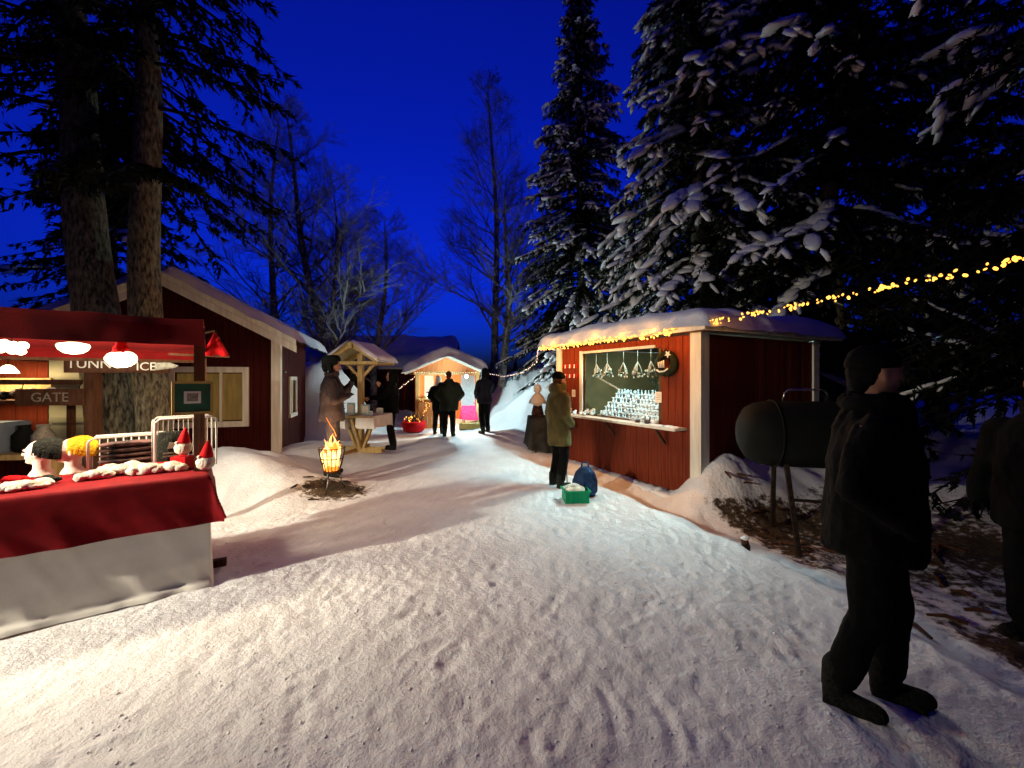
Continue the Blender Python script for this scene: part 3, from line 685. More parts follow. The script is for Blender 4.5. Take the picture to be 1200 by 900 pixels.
# ------------------------------------------------------------------ small kiosk in the middle
kx = -2.02; ky = 12.5
ki = thing('gable_kiosk', 'small open wooden kiosk glowing with light under a snow covered gable roof', 'kiosk', (kx, ky, 0), R(4))
for x in (-.96, .90): box('post', (x, 0, 0), (x+.09, .09, 1.78), 'pine', ki)
box('tie_beam', (-1.02, -.02, 1.70), (1.02, -.002, 1.80), 'pine', ki)
def kz(s): return 1.82+.42*(1-abs(s-.98)/.98)
plank_wall(ki, 'orange_wood', (-.98, .02, 0), (1, 0, 0), 1.96, 1.80, kz, (0, -1, 0), .14)
plank_wall(ki, 'orange_wood', (-.98, 1.9, 0), (1, 0, 0), 1.96, 0, kz, (0, 1, 0), .14)
plank_wall(ki, 'orange_wood', (-.98, .1, 0), (0, 1, 0), 1.8, 0, 1.76, (-1, 0, 0), .14); plank_wall(ki, 'orange_wood', (.98, .1, 0), (0, 1, 0), 1.8, 0, 1.76, (1, 0, 0), .14)
plank_wall(ki, 'orange_wood', (-.86, -.02, 0), (1, 0, 0), .52, .05, .92, (0, -1, 0), .13)
box('counter', (-.90, -.10, .92), (-.30, .30, .96), 'pine', ki)
box('white_door', (-.74, .25, .97), (-.46, .29, 1.68), 'white_wood', ki); box('white_door', (.42, .12, .35), (.86, .16, 1.69), 'ornament', ki)
box('floor_board', (-.95, .1, .02), (.95, 1.88, .07), 'pine', ki)
for s in (-1, 1):
    x1 = s*1.22; z1 = 2.28-.42/.98*1.22
    rf = MB().prism([(0, 2.28), (x1, z1), (x1, z1+.04), (0, 2.32)] if s > 0 else [(0, 2.28), (0, 2.32), (x1, z1+.04), (x1, z1)], -.35, 2.1).build('roof', 'orange_wood', ki)
    MB().prism([(0, 2.31), (x1, z1+.03), (x1, z1-.06), (0, 2.22)] if s > 0 else [(0, 2.31), (0, 2.22), (x1, z1-.06), (x1, z1+.03)], -.385, -.352).build('barge_board', 'white_wood', ki)
ks = snow_slab('roof_snow', ki, 2.62, 2.65, .27, zf=lambda X_, Y_: -.43*np.sqrt((X_-1.31)**2+.01), seed=41, res=.06, edge=.22, droop=.05, tvar=.2); ks.location = (-1.31, -.46, 2.35)
kl = thing('kiosk_lamp', 'cool white lamp hanging inside the small kiosk', 'lamp', ki.matrix_basis @ Vector((.62, -.52, 1.66)))
MB().lathe([(.03, -.06), (.055, -.03), (.055, .02), (.02, .05)], 10).build('lamp_bulb', 'lamp_cool', kl, True); MB().tube([(0, 0, .05), (0, .17, .22)], .006, 5).build('flex', 'wire', kl)
point_light('lamp_light', kl, (0, -.10, -.02), 400, (.62, .93, 1), .06)
kl2 = thing('kiosk_lantern', 'warm lantern standing on the counter of the small kiosk', 'lantern', ki.matrix_basis @ Vector((-.62, .12, .962)))
MB().lathe([(.05, 0), (.05, .14), (.03, .16)], 8).build('lantern_glass', 'lamp_warm', kl2); MB().lathe([(.06, .162), (.045, .19), (.01, .21)], 8).build('lantern_cap', 'iron', kl2)
point_light('lantern_light', kl2, (0, -.12, .1), 45, (1, .6, .22), .05)
string_lights('fairy lights draped over the kiosk counter and along its beam', [ki.matrix_basis @ Vector(p) for p in ((-1.0, -.05, 1.79), (0, -.06, 1.76), (.95, -.05, 1.79))], 34, bulb_far, .02, 0, seed=9, scale=(.4, .7))
string_lights('fairy lights tangled over the orange kiosk counter front', [ki.matrix_basis @ Vector(p) for p in ((-.86, -.12, .98), (-.6, -.14, .75), (-.7, -.10, .5), (-.5, -.1, .9))], 22, bulb_me, .05, 0, seed=10)
kl3 = thing('kiosk_bulb', 'warm bare bulb hanging from the ridge inside the small kiosk', 'lamp', ki.matrix_basis @ Vector((-.1, .9, 1.72)))
MB().ell((0, 0, 0), (.05, .05, .06), 10, 8).build('globe', 'lamp_warm', kl3, True); MB().tube([(0, 0, .05), (0, 0, .5)], .006, 5).build('flex', 'wire', kl3); point_light('lamp_light', kl3, (0, -.05, -.09), 330, (1, .78, .50), .06)
garl = thing('spruce_garland', 'short spruce garland lying on the kiosk counter', 'garland', ki.matrix_basis @ Vector((-.6, -.05, .961)), 0)
mb = MB()
for k in range(160):
    p = Vector((random.uniform(-.26, .26), random.uniform(-.05, .05), random.uniform(.0, .07))); q = p+Vector((random.uniform(-.08, .08), random.uniform(-.05, .03), random.uniform(-.01, .06))); i = len(mb.v)
    mb.v += [tuple(p), tuple(p+Vector((.012, 0, .012))), tuple(q)]; mb.f.append((i, i+1, i+2))
mb.build('greenery', 'wreath', garl)
# red pot with plants and lights
pp = gp(485, 506); pot = thing('red_pot', 'big round red pot filled with twigs and glowing lights beside the kiosk', 'plant pot', (pp.x, pp.y, gh(pp.x, pp.y)))
MB().lathe([(.20, 0), (.30, .06), (.36, .18), (.35, .30), (.32, .33), (.28, .31)], 20).build('pot', 'felt_red', pot, True)
mb = MB()
for k in range(70):
    a = random.uniform(0, 6.28); q = random.uniform(.02, .26); mb.tube([(q*math.cos(a), q*math.sin(a), .28), (q*1.25*math.cos(a), q*1.25*math.sin(a), .36+random.uniform(0, .18))], .006, 4)
mb.build('twigs', 'wreath', pot)
for k in range(16):
    a = random.uniform(0, 6.28); q = random.uniform(.05, .3); o = link('bulb', bulb_me, pot); o.location = (q*math.cos(a), q*math.sin(a)-.05, .34+random.uniform(0, .14)); o.scale = (1.6, 1.6, 1.6)
point_light('pot_glow', pot, (-.05, -.25, .5), 3, (1, .5, .15), .05)
# pink stall table and box before the kiosk
pt = gp(553, 503); tb = thing('small_table', 'small folding table under a pink cloth beside the kiosk', 'table', (pt.x, pt.y+.3, 0))
box('tabletop', (-.33, -.25, .70), (.33, .25, .725), 'pine', tb)
for x in (-.29, .29):
    for y in (-.21, .21): MB().tube([(x, y, 0), (x, y, .70)], .016, 6).build('leg', 'iron', tb)
def cloth(name, m, hw, hd, top, drop, label, cat, loc, rz=0, seed=1, wave=.03, uneven=.06, res=22):
    """cloth over a rectangular top, hanging down all round with folds"""
    n = res; g = np.linspace(-1, 1, 2*n+1); U, V_ = np.meshgrid(g*(hw+drop), g*(hd+drop))
    ox = np.clip(np.abs(U)-hw, 0, None); oy = np.clip(np.abs(V_)-hd, 0, None); dd = np.maximum(ox, oy)
    Xc = np.sign(U)*(np.minimum(np.abs(U), hw)+.012+np.where(ox > 0, .10*ox, 0)); Yc = np.sign(V_)*(np.minimum(np.abs(V_), hd)+.012+np.where(oy > 0, .10*oy, 0))
    fold = wave*np.clip(dd/drop, 0, 1)*(np.sin((Xc*1.0+Yc*1.3)*22+seed)+.6*fbm(Xc*6+seed, Yc*6, 2, seed))
    Xc = Xc+np.where(ox >= oy, np.sign(U)*fold, 0); Yc = Yc+np.where(oy > ox, np.sign(V_)*fold, 0)
    Zc = top+.004-dd*(1+uneven*fbm(U*2+seed, V_*2, 2, seed+3)*2)+.004*fbm(U*9, V_*9, 2, seed)
    o = link(name, grid_mesh(name, Xc, Yc, Zc, m)); o.location = loc; o.rotation_euler = (0, 0, rz)
    return tag(o, label, cat)
cloth('tablecloth', 'pink', .34, .26, .727, .42, 'bright pink cloth hanging over the small table by the kiosk', 'tablecloth', (pt.x, pt.y+.3, 0), .1, 3)
for k in range(6):
    o = lumps('soft_toy', None, [(0, 0, .06, .07, .06, .06), (.02, 0, .14, .04, .04, .045)], ('pink', 'ornament', 'felt_red')[k % 3], k); o.location = (pt.x-.25+.1*k, pt.y+.2+.06*(k % 3), .74)
    tag(o, ('pink soft toy on the pink table', 'white soft toy on the pink table', 'red soft toy on the pink table')[k % 3], 'soft toy', 'soft toys on the pink table')
pb = gp(549, 506); bx_ = thing('open_box', 'low open yellow box on the snow under the pink cloth', 'box', (pb.x+.05, pb.y, gh(pb.x, pb.y)-.01), .1)
MB().box((-.3, -.14, 0), (.3, .14, .02)).box((-.3, -.16, 0), (.3, -.14, .16)).box((-.3, .14, 0), (.3, .16, .16)).box((-.32, -.16, 0), (-.3, .16, .16)).box((.3, -.16, 0), (.32, .16, .16)).build('box_shell', 'yellow_box', bx_)
lumps('box_filling', bx_, [(-.2+.1*k, 0, .11, .07, .09, .05) for k in range(5)], 'fleece', 3)

# ------------------------------------------------------------------ dark cloth table and doll
dt = gp(637, 528); tb = thing('side_table', 'narrow table under a black cloth next to the far end of the red booth', 'table', (.72, 8.85, 0), .1)
box('tabletop', (-.30, -.42, .72), (.30, .42, .745), 'brown_wood', tb)
for x in (-.26, .26):
    for y in (-.38, .38): MB().bar((x, y, 0), (x, y, .72), .04).build('leg', 'brown_wood', tb)
cloth('tablecloth', 'black_cloth', .31, .43, .747, .64, 'black cloth hanging in deep folds over the narrow side table', 'tablecloth', (.72, 8.85, 0), .1, 5, .035, .12)
dl = thing('cloth_doll', 'standing doll in white bonnet and shawl on the black cloth table', 'doll', (at(630, 487, 9.0).x, 9.0, .752))
MB().lathe([(.13, 0), (.14, .05), (.10, .22), (.07, .34), (.06, .40)], 14).build('dress', 'dark_goods', dl, True)
MB().lathe([(.20, .28), (.185, .33), (.15, .40), (.10, .47), (.05, .52)], 14).build('shawl', 'paper', dl, True)
MB().ell((0, 0, .57), (.062, .062, .075), 12, 9).build('head', 'foam', dl, True)
MB().lathe([(.07, .53), (.088, .57), (.09, .62), (.072, .67), (.04, .70), (.012, .715)], 14, (0, .022, 0)).build('bonnet', 'paper', dl, True)
MB().ell((-.06, -.13, .26), (.03, .05, .03), 8, 6).ell((.06, -.13, .26), (.03, .05, .03), 8, 6).ell((0, -.16, .27), (.05, .03, .05), 8, 6).build('arms', 'foam', dl, True)
for k, (x, y, s) in enumerate(((-.1, .05, .05), (.1, -.2, .06), (.02, -.3, .04))):
    o = MB().lathe([(s, 0), (s*1.1, s*.5), (s*.7, s*1.6), (s*.3, s*1.9)], 10).build('dark_jar', 'dark_goods', None, True); o.location = (.72+x, 8.85+y, .752)
    tag(o, ['dark round jar behind the doll on the black cloth', 'widest dark jar on the black cloth table', 'smallest dark jar on the black cloth table'][k], 'jar')

# ------------------------------------------------------------------ fire basket
fpos = gp(389, 577); fz = gh(fpos.x, fpos.y)
fb = thing('fire_basket', 'burning iron fire basket on three legs in a patch of melted snow', 'fire basket', (fpos.x, fpos.y, fz))
for k in range(16):
    a = 2*math.pi*k/16; MB().tube([(.10*math.cos(a), .10*math.sin(a), .22), (.145*math.cos(a), .145*math.sin(a), .40), (.175*math.cos(a), .175*math.sin(a), .56)], .006, 5).build('bar', 'iron', fb)
for r, z in ((.101, .225), (.152, .42), (.177, .56)): MB().tube([(r*math.cos(t), r*math.sin(t), z) for t in np.linspace(0, 6.2832, 25)], .007, 5, False).build('ring', 'iron', fb)
MB().lathe([(.10, .215), (.10, .222)], 14).build('ash_plate', 'iron', fb)
for k in range(3):
    a = 2*math.pi*k/3+.5; MB().tube([(.09*math.cos(a), .09*math.sin(a), .22), (.12*math.cos(a), .12*math.sin(a), .10), (.17*math.cos(a), .17*math.sin(a), -.02)], .010, 6).build('leg', 'steel', fb, True)
M['ember'] = mat('glowing log', (.05, .02, .01), (.02, .01, .005), .9, 12, .4, 30, emit=(1, .22, .02), estr=2.5)
fm_ = bpy.data.materials.new('flame'); fm_.use_nodes = True
n = fm_.node_tree.nodes; l = fm_.node_tree.links; n.clear()
o_ = n.new('ShaderNodeOutputMaterial'); em = n.new('ShaderNodeEmission'); tc = n.new('ShaderNodeTexCoord'); sp = n.new('ShaderNodeSeparateXYZ'); rp = n.new('ShaderNodeValToRGB'); mr = n.new('ShaderNodeMapRange')
l.new(tc.outputs['Object'], sp.inputs[0]); l.new(sp.outputs[2], mr.inputs[0]); mr.inputs[1].default_value = .25; mr.inputs[2].default_value = .95; l.new(mr.outputs[0], rp.inputs[0])
e = rp.color_ramp.elements; e[0].position = 0; e[0].color = (1, .42, .08, 1); e[1].position = .9; e[1].color = (1, .16, .02, 1); q = e.new(.3); q.color = (1, .62, .18, 1)
l.new(rp.outputs[0], em.inputs[0]); em.inputs[1].default_value = 4.5
tr = n.new('ShaderNodeBsdfTransparent'); mx = n.new('ShaderNodeMixShader'); nz = n.new('ShaderNodeTexNoise'); nz.inputs['Scale'].default_value = 16; r2 = n.new('ShaderNodeValToRGB'); r2.color_ramp.elements[0].position = .30; r2.color_ramp.elements[1].position = .62
l.new(tc.outputs['Object'], nz.inputs['Vector']); l.new(nz.outputs[0], r2.inputs[0]); l.new(r2.outputs[0], mx.inputs[0]); l.new(tr.outputs[0], mx.inputs[1]); l.new(em.outputs[0], mx.inputs[2]); l.new(mx.outputs[0], o_.inputs[0])
M['flame'] = fm_
for k in range(7):
    a = k*.9; r_ = random.uniform(.02, .08); MB().tube([(r_*math.cos(a), r_*math.sin(a), .24), (-r_*1.3*math.cos(a), -r_*1.1*math.sin(a), .58+random.uniform(-.05, .08))], .03, 7).build('log', 'ember', fb, True)
for k in range(30):
    a = random.uniform(0, 6.28); q = .115*random.random()**.6; h_ = random.uniform(.14, .36)*(1.2-q*4.5); z0 = random.uniform(.27, .47); px_ = q*math.cos(a); py_ = q*math.sin(a); pts = []; rad = []
    for t in np.linspace(0, 1, 8):
        pts.append((px_+.035*math.sin(t*5+k)*t, py_+.03*math.cos(t*4+k)*t, z0+h_*t)); rad.append(.034*math.sin(math.pi*min(1, t*.8+.18))**.8*(1-t*.75)+.001)
    MB().tube(pts, rad, 7).build('flame', 'flame', fb, True)
MB().tube([(.06, 0, .72), (.03, 0, .80), (-.03, .01, .88), (-.08, 0, .98)], [.006, .005, .004, .003], 5).build('glowing_twig', 'ember', fb)
point_light('fire_light', fb, (0, -.02, .62), 80, (1, .56, .27), .12)
rr = random.Random(5)
for k in range(9):
    a = rr.uniform(0, 6.28); q = rr.uniform(.28, .6); px_ = fpos.x+q*math.cos(a); py_ = fpos.y+q*.8*math.sin(a)
    o = MB().tube([(-.06, 0, .012), (.0, .01, .014), (.07, 0, .012)], [.008, .012, .007], 6).build('charred_stick', 'iron'); o.location = (px_, py_, gh(px_, py_)+.012); o.rotation_euler = (0, 0, rr.uniform(0, 6)); s = rr.uniform(.7, 1.4); o.scale = (s, s, s)
    tag(o, 'short charred stick lying on the melted ground round the fire basket', 'stick', 'charred sticks by the fire basket')

# ------------------------------------------------------------------ roofed wooden table
tp = gp(423, 535); rt = thing('roofed_table', 'raw wooden display table with a little gable roof on a centre post', 'table', (tp.x, tp.y, gh(tp.x, tp.y)), R(-8))
box('post', (-.05, -.05, 0), (.05, .05, 2.0), 'pine', rt)
box('foot_beam', (-.48, -.075, .0), (.48, -.061, .10), 'pine', rt); box('foot_beam', (-.075, -.5, 0), (-.061, .5, .09), 'pine', rt); box('foot_beam', (-.48, .061, .0), (.48, .075, .10), 'pine', rt)
for s in (-1, 1): MB().bar((s*.08, -.03, .10), (s*.34, -.03, .73), .075, .045).build('brace', 'pine', rt)
for s in (-1, 1): MB().bar((.03, s*.08, .10), (.03, s*.40, .72), .05, .07).build('brace', 'pine', rt)
for k in range(6):
    y0 = -.42+.14*k
    if k in (2, 3):
        box('table_board', (-.48, y0, .735), (-.065, y0+.132, .765), 'pine', rt); box('table_board', (.065, y0, .735), (.48, y0+.132, .765), 'pine', rt)
    else: box('table_board', (-.48, y0, .735), (.48, y0+.132, .765), 'pine', rt)
for y in (-.36, .36):
    MB().bar((-.54, y, 1.80), (.54, y, 1.80), .05, .06).build('tie_beam', 'pine', rt)
    for s in (-1, 1): MB().bar((s*.53, y, 1.82), (0, y, 2.15), .05, .06).build('rafter', 'pine', rt)
MB().bar((0, -.44, 2.13), (0, .44, 2.13), .09, .10).build('ridge_beam', 'pine', rt)
for s in (-1, 1):
    rf = MB(); dx = .58; rf.prism([(0, 2.195), (s*dx, 1.82), (s*dx, 1.845), (0, 2.22)], -.42, .42).build('roof_board', 'pine', rt)
    sn = snow_slab('roof_snow', bpy.data.objects[rt.children[-1].name], .61, .9, .06, zf=lambda X_, Y_: -.645*X_, seed=50+s, res=.05, edge=.06, droop=.01); sn.location = (0, -.45, 2.225); sn.scale = (s, 1, 1)
for s in (-1, 1): MB().bar((s*.06, 0, 1.55), (s*.3, 0, 1.80), .05).build('knee_brace', 'pine', rt)
for s, rz in ((-1, .12), (1, -.1)):
    cl = cloth('table_runner', 'white_cloth', .17, .38, .767, .20, 'white cloth with hanging corners on the %s half of the roofed table' % ('fire basket' if s < 0 else 'far'), 'tablecloth', rt.matrix_basis @ Vector((s*.31, -.02, 0)), R(-8)+rz*.3, 7+s, .02, .5)
for k, (x, y, w_, h_, m_) in enumerate(((-.10, -.20, .16, .24, 'teal'), (.16, -.12, .18, .20, 'teal'), (.33, -.25, .10, .08, 'ornament'), (-.34, -.28, .2, .05, 'teal'), (.38, .05, .12, .12, 'paper'))):
    cdx = thing('picture_card', ['tall teal card leaning by the post on the roofed table', 'teal printed card beside the post on the roofed table', 'small white card box on the roofed table', 'flat teal booklet lying on the roofed table', 'white card standing at the far edge of the roofed table'][k], 'card', rt.matrix_basis @ Vector((x, y, .775)), R(-8)+.1*k)
    bd = box('board', (-w_/2, -.012, 0), (w_/2, .012, h_), m_, cdx); box('print', (-w_*.36, -.0145, h_*.15), (w_*.36, -.013, h_*.85), 'paper' if m_ == 'teal' else 'teal', cdx)

# ------------------------------------------------------------------ green crate, blue bag
cp = gp(676, 589); cr = thing('plastic_crate', 'green plastic crate of knitted goods standing on the snow', 'crate', (cp.x, cp.y+.12, gh(cp.x, cp.y)-.01), .08)
mb = MB(); a, b, hh = .155, .12, .17
def ring_box(mb, x0, x1, y0, y1, t, z0, z1, fl=.02):
    mb.box((x0-fl, y0-fl, z1-.02), (x1+fl, y0, z1)).box((x0-fl, y1, z1-.02), (x1+fl, y1+fl, z1)).box((x0-fl, y0, z1-.02), (x0, y1, z1)).box((x1, y0, z1-.02), (x1+fl, y1, z1))
    mb.box((x0, y0, z0), (x1, y0+t, z1-.021)).box((x0, y1-t, z0), (x1, y1, z1-.021)).box((x0, y0+t, z0), (x0+t, y1-t, z1-.021)).box((x1-t, y0+t, z0), (x1, y1-t, z1-.021)).box((x0+t, y0+t, z0), (x1-t, y1-t, z0+.01))
ring_box(mb, -a, a, -b, b, .008, 0, hh); mb.build('crate_shell', 'green_plastic', cr)
for k in range(5): box('rib', (-.13+.062*k, -b-.006, .01), (-.122+.062*k, -b-.0005, hh-.03), 'green_plastic', cr)
lumps('knitwear', cr, [(-.06, .0, .15, .09, .08, .05), (.05, -.02, .155, .08, .08, .05), (0, .06, .17, .1, .06, .05)], 'fleece', 4)
MB().box((-.15, -.02, .17), (-.02, .10, .19), Matrix.Rotation(-.35, 3, 'Y'), Vector((-.1, 0, .18))).build('checked_cloth', 'straw', cr)
bg_ = thing('blue_bag', 'round stuffed navy bag behind the green crate', 'bag', (cp.x+.17, cp.y+.36, gh(cp.x+.17, cp.y+.36)-.01))
me = remesh(MB().loft([(0, 0, 0, .11, .10), (0, 0, .06, .16, .14), (0, 0, .2, .17, .15), (0, 0, .32, .13, .12), (0, 0, .39, .06, .06)]), .012, 4, .02, 3); me.materials.append(M['blue_fabric']); link('bag_body', me, bg_)
MB().tube([(-.05, 0, .37), (-.04, 0, .45), (.04, 0, .45), (.05, 0, .37)], .012, 6).build('handle', 'blue_fabric', bg_, True)

# ------------------------------------------------------------------ barrel smoker on the right
sk = thing('barrel_smoker', 'dark barrel smoker on splayed legs beside the red booth wall', 'smoker', (3.02, 4.15, 0), R(-14))
prof = [(.001, -.62), (.16, -.60), (.27, -.54), (.325, -.44), (.34, -.30), (.34, .40), (.32, .50), (.2, .56), (.001, .57)]
i0 = MB().lathe(prof, 28); bm_ = i0.mesh('barrel', 'smoker', True); br = link('barrel', bm_, sk); br.rotation_euler = (0, R(90), 0); br.location = (0, 0, 1.02)
for x in (-.3, .38): MB().tube([(x, .346*math.cos(t), 1.02+.346*math.sin(t)) for t in np.linspace(0, 6.2832, 33)], .010, 5, False).build('hoop', 'smoker', sk)
for x in (-.22, .30):
    for s in (-1, 1): MB().bar((x, s*.16, .74), (x+.05, s*.34, gh(3.02+x, 4.15+s*.3)-.06), .04).build('leg', 'iron', sk)
MB().bar((-.2, -.26, .40), (.32, -.26, .40), .025).build('stretcher', 'iron', sk)
MB().tube([(-.16, .1, 1.33), (-.14, .1, 1.44), (-.10, .1, 1.475), (.10, .1, 1.48), (.22, .1, 1.475), (.25, .1, 1.44), (.27, .1, 1.33)], .011, 7).build('handle', 'steel', sk, True)
MB().tube([(.42, 0, 1.3), (.42, 0, 1.5)], .045, 10).build('chimney_stub', 'smoker', sk)
# stake and debris on the right bank
p = gp(873, 634); o = thing('stake', 'short dark stump with snow on it at the edge of the path', 'stake', (p.x, p.y, gh(p.x, p.y)-.03))
MB().tube([(0, 0, 0), (.01, 0, .07), (-.005, .01, .14)], [.045, .04, .03], 8).build('stump', 'brown_wood', o); lumps('snow_cap', o, [(0, 0, .145, .04, .04, .018)], seed=3)
rr = random.Random(8)
for k in range(26):
    x = rr.uniform(2.45, 4.3); y = rr.uniform(2.4, 5.0)
    if seg_dist(np.array([x]), np.array([y]))[0] < .25: continue
    L_ = rr.uniform(.1, .35); o = MB().tube([(-L_/2, 0, 0), (0, rr.uniform(-.03, .03), .015), (L_/2, 0, 0)], [.012, .014, .009], 6).build('firewood_stick', 'brown_wood'); o.location = (x, y, gh(x, y)+.015); o.rotation_euler = (rr.uniform(-.15, .15), rr.uniform(-.15, .15), rr.uniform(0, 6.28))
    tag(o, 'broken stick lying on the bare trodden ground beside the smoker', 'stick', 'broken sticks beside the smoker')

# ------------------------------------------------------------------ market stall on the left: canopy frame, table, cloths
SA = math.atan2(-.6, -.8); SO = Vector((-2.33, 3.08, 0))
SM = Matrix.Translation(SO) @ Matrix.Rotation(SA, 4, 'Z')
def st_w(x, y, z): return SM @ Vector((x, y, z))
def st_px(px, y, zpix=None):
    """stall local x of the pixel column px on the line local-y = y"""
    k = (px-CX)/F; o = SM @ Vector((0, y, 0)); u = Vector((-.8, -.6))
    return (k*o.y-o.x)/(u.x-k*u.y)
SL = 2.5
stall = thing('market_stall', 'market stall frame of brown posts under a dark red cloth canopy', 'stall', SO, SA)
for x, y in ((.06, -.25), (SL-.1, -.25), (.06, -1.72), (SL-.1, -1.72)): box('post', (x-.035, y-.035, 0), (x+.035, y+.035, 2.0 if y > -1 else 1.86), 'brown_wood', stall)
MB().bar((.04, -.02, 1.975), (SL, -.02, 1.975), .04).build('front_beam', 'brown_wood', stall); MB().bar((.04, -1.905, 1.80), (SL, -1.905, 1.80), .045, .06).build('rear_beam', 'brown_wood', stall)
for x in (.06, SL-.1): MB().bar((x, -.02, 1.96), (x, -1.75, 1.83), .04).build('side_beam', 'brown_wood', stall)
# canopy: roof sheet plus front valance with light folds
nx, ny = 70, 16; g1 = np.linspace(.03, SL+.1, nx); prof_y = [.055, .05, .045, .04, .03] + list(np.linspace(.0, -1.85, 9)) + [-1.87, -1.872]
prof_z = [1.845, 1.89, 1.93, 1.98, 2.035] + list(np.linspace(2.05, 1.875, 9)) + [1.84, 1.80]
Xc, Yi = np.meshgrid(g1, np.arange(len(prof_y))); Yc = np.array(prof_y)[Yi]; Zc = np.array(prof_z)[Yi]
sag = .018*np.sin(Xc*5.2)*(Yi > 4)*(Yi < 13); Zc = Zc-np.abs(sag)*.8; Yc = Yc+.014*fbm(Xc*4, Zc*5, 3, 71)*(Yi < 5); Zc = Zc+(.010*fbm(Xc*3, Yi*0., 2, 72))*(Yi < 2)
link('canopy', grid_mesh('canopy', Xc, Yc, Zc, 'canopy'), stall)
# side wing of the canopy, tied out on a stick
fa = SM.inverted() @ at(252, 388, 4.05); f1 = SM.inverted() @ at(236, 416, 4.0); f2 = SM.inverted() @ at(269, 417, 4.2); n_ = 9
V = []; Fs = []
for i in range(n_+1):
    for j in range(n_+1):
        t = i/n_; s = j/n_; p = fa.lerp(f1, t).lerp(fa.lerp(f2, t), s)+Vector((0, .03*math.sin(s*9)*t, -.012*math.sin(s*3.14)*t)); V.append(tuple(p+(Vector((0, 0, 0)))))
for i in range(n_):
    for j in range(n_): a = i*(n_+1)+j; Fs.append((a, a+1, a+n_+2, a+n_+1))
link('side_wing', np_mesh('side_wing', V, Fs, 'felt_red', True), stall)
MB().bar(f1+Vector((.25, 0, 0)), f2+Vector((0, 0, -.01)), .022).build('wing_stick', 'brown_wood', stall); MB().tube([fa, f2+Vector((-.0, 0, .0))], .006, 5).build('wing_rope', 'brown_wood', stall)
MB().bar(st_w(0, 0, 0)*0+fa, f1+Vector((.05, 0, .2)), .02).build('wing_stay', 'brown_wood', stall)
TZ = .855
table = thing('trestle_table', 'long trestle table with dark legs under red and white cloths', 'table', SO, SA)
box('tabletop', (.02, -.64, TZ-.03), (SL-.1, -.02, TZ-.004), 'pine', table)
for x in (.1, SL-.2):
    for y in (-.08, -.60): MB().bar((x, y, 0), (x, y, TZ-.03), .05).build('leg', 'brown_wood', table)
MB().bar((.1, -.60, .16), (.1, -.08, .16), .04).build('crossbar', 'brown_wood', table)
MB().bar((.12, -.34, .05), (-.12, -.30, .05), .05, .06).build('foot', 'brown_wood', table)
# red cloth: top + drop at front, right end and back
L_ = SL; xs = np.concatenate([np.linspace(-.40, 0, 15), np.linspace(.03, L_, 90)]); ys = np.concatenate([np.linspace(.36, 0.0, 15), np.linspace(-.03, -.66, 12), np.linspace(-.70, -.85, 4)])
U, V_ = np.meshgrid(xs, ys)
ox = np.clip(-U, 0, None)*.82; oy = np.clip(V_, 0, None); ob = np.clip(-.66-V_, 0, None)
Xc = np.where(U < 0, -.012-.10*ox, U); Yc = np.where(V_ > 0, .012+.04*oy, np.where(V_ < -.66, -.665-.05*ob, V_))
both = np.minimum(ox, oy); Xc = Xc-.16*both; Yc = Yc+.12*both            # the corner flares out as a cone
dd = np.maximum(np.maximum(ox, oy), ob)
Zc = TZ-dd+.004*fbm(U*6, V_*8, 3, 80)*(dd == 0)-.02*ob*0
fold = np.clip(dd/.3, 0, 1)*(.022*fbm(U*3.2+V_*2.4, V_*1.2, 3, 81)+.012*np.sin((U*.9+V_*1.7)*11)+.012*fbm(U*9+V_*7, V_*3, 2, 84))
Yc = Yc+fold*(oy > 0); Xc = Xc-np.abs(fold)*(ox > oy)*1.2
o = link('red_tablecloth', grid_mesh('red_tablecloth', Xc, Yc, Zc, 'red_cloth')); o.location = SO; o.rotation_euler = (0, 0, SA)
tag(o, 'deep red cloth covering the top and upper front of the market table', 'tablecloth')
# white skirt below it
xs = np.linspace(.0, L_, 150); zs = np.linspace(.80, -.0, 44); U, Zg = np.meshgrid(xs, zs); t = 1-Zg/.8
Yc = -.012+.015*t+.026*fbm(U*5.5+t*2.2, t*1.4, 3, 90)*(.25+t)+.009*np.exp(-(U/.7)**2)*np.sin(U*24+t*6)*(.2+t)+.007*np.exp(-((t-.72-.10*U)/.07)**2)*np.exp(-U*.9)+.03*smooth01((t-.9)/.1)*(1+fbm(U*5, t, 2, 91))
Xc = U-.02*t*np.exp(-U*6)
Zc = Zg+.0*U; Zc = np.where(zs[:, None] < .05, Zc+.012+.01*fbm(U*4, Zg, 2, 93), Zc)
p1 = np.stack([Xc, Yc, Zc], -1)
ysd = np.linspace(0, -.20, 14)[1:]; side = []
for k, y in enumerate(ysd):
    c = p1[:, 0, :].copy(); c[:, 1] += y+0*c[:, 2]; c[:, 0] += -.015*math.sin(k*1.1)*t[:, 0]+.05*(k/13)**2; c[:, 2] = np.maximum(c[:, 2], .0+.33*(k/13)**1.6); side.append(c)
G = np.concatenate([np.stack(side[::-1], 1), p1], 1)
o = link('white_table_skirt', grid_mesh('white_table_skirt', G[..., 0], G[..., 1], G[..., 2], 'white_cloth')); o.location = SO; o.rotation_euler = (0, 0, SA)
tag(o, 'creased white cloth skirt hanging below the red cloth to the snow', 'table skirt')

def on_table(px, py):
    """a pixel on the table top -> world"""
    return gp(px, py, TZ+.003)
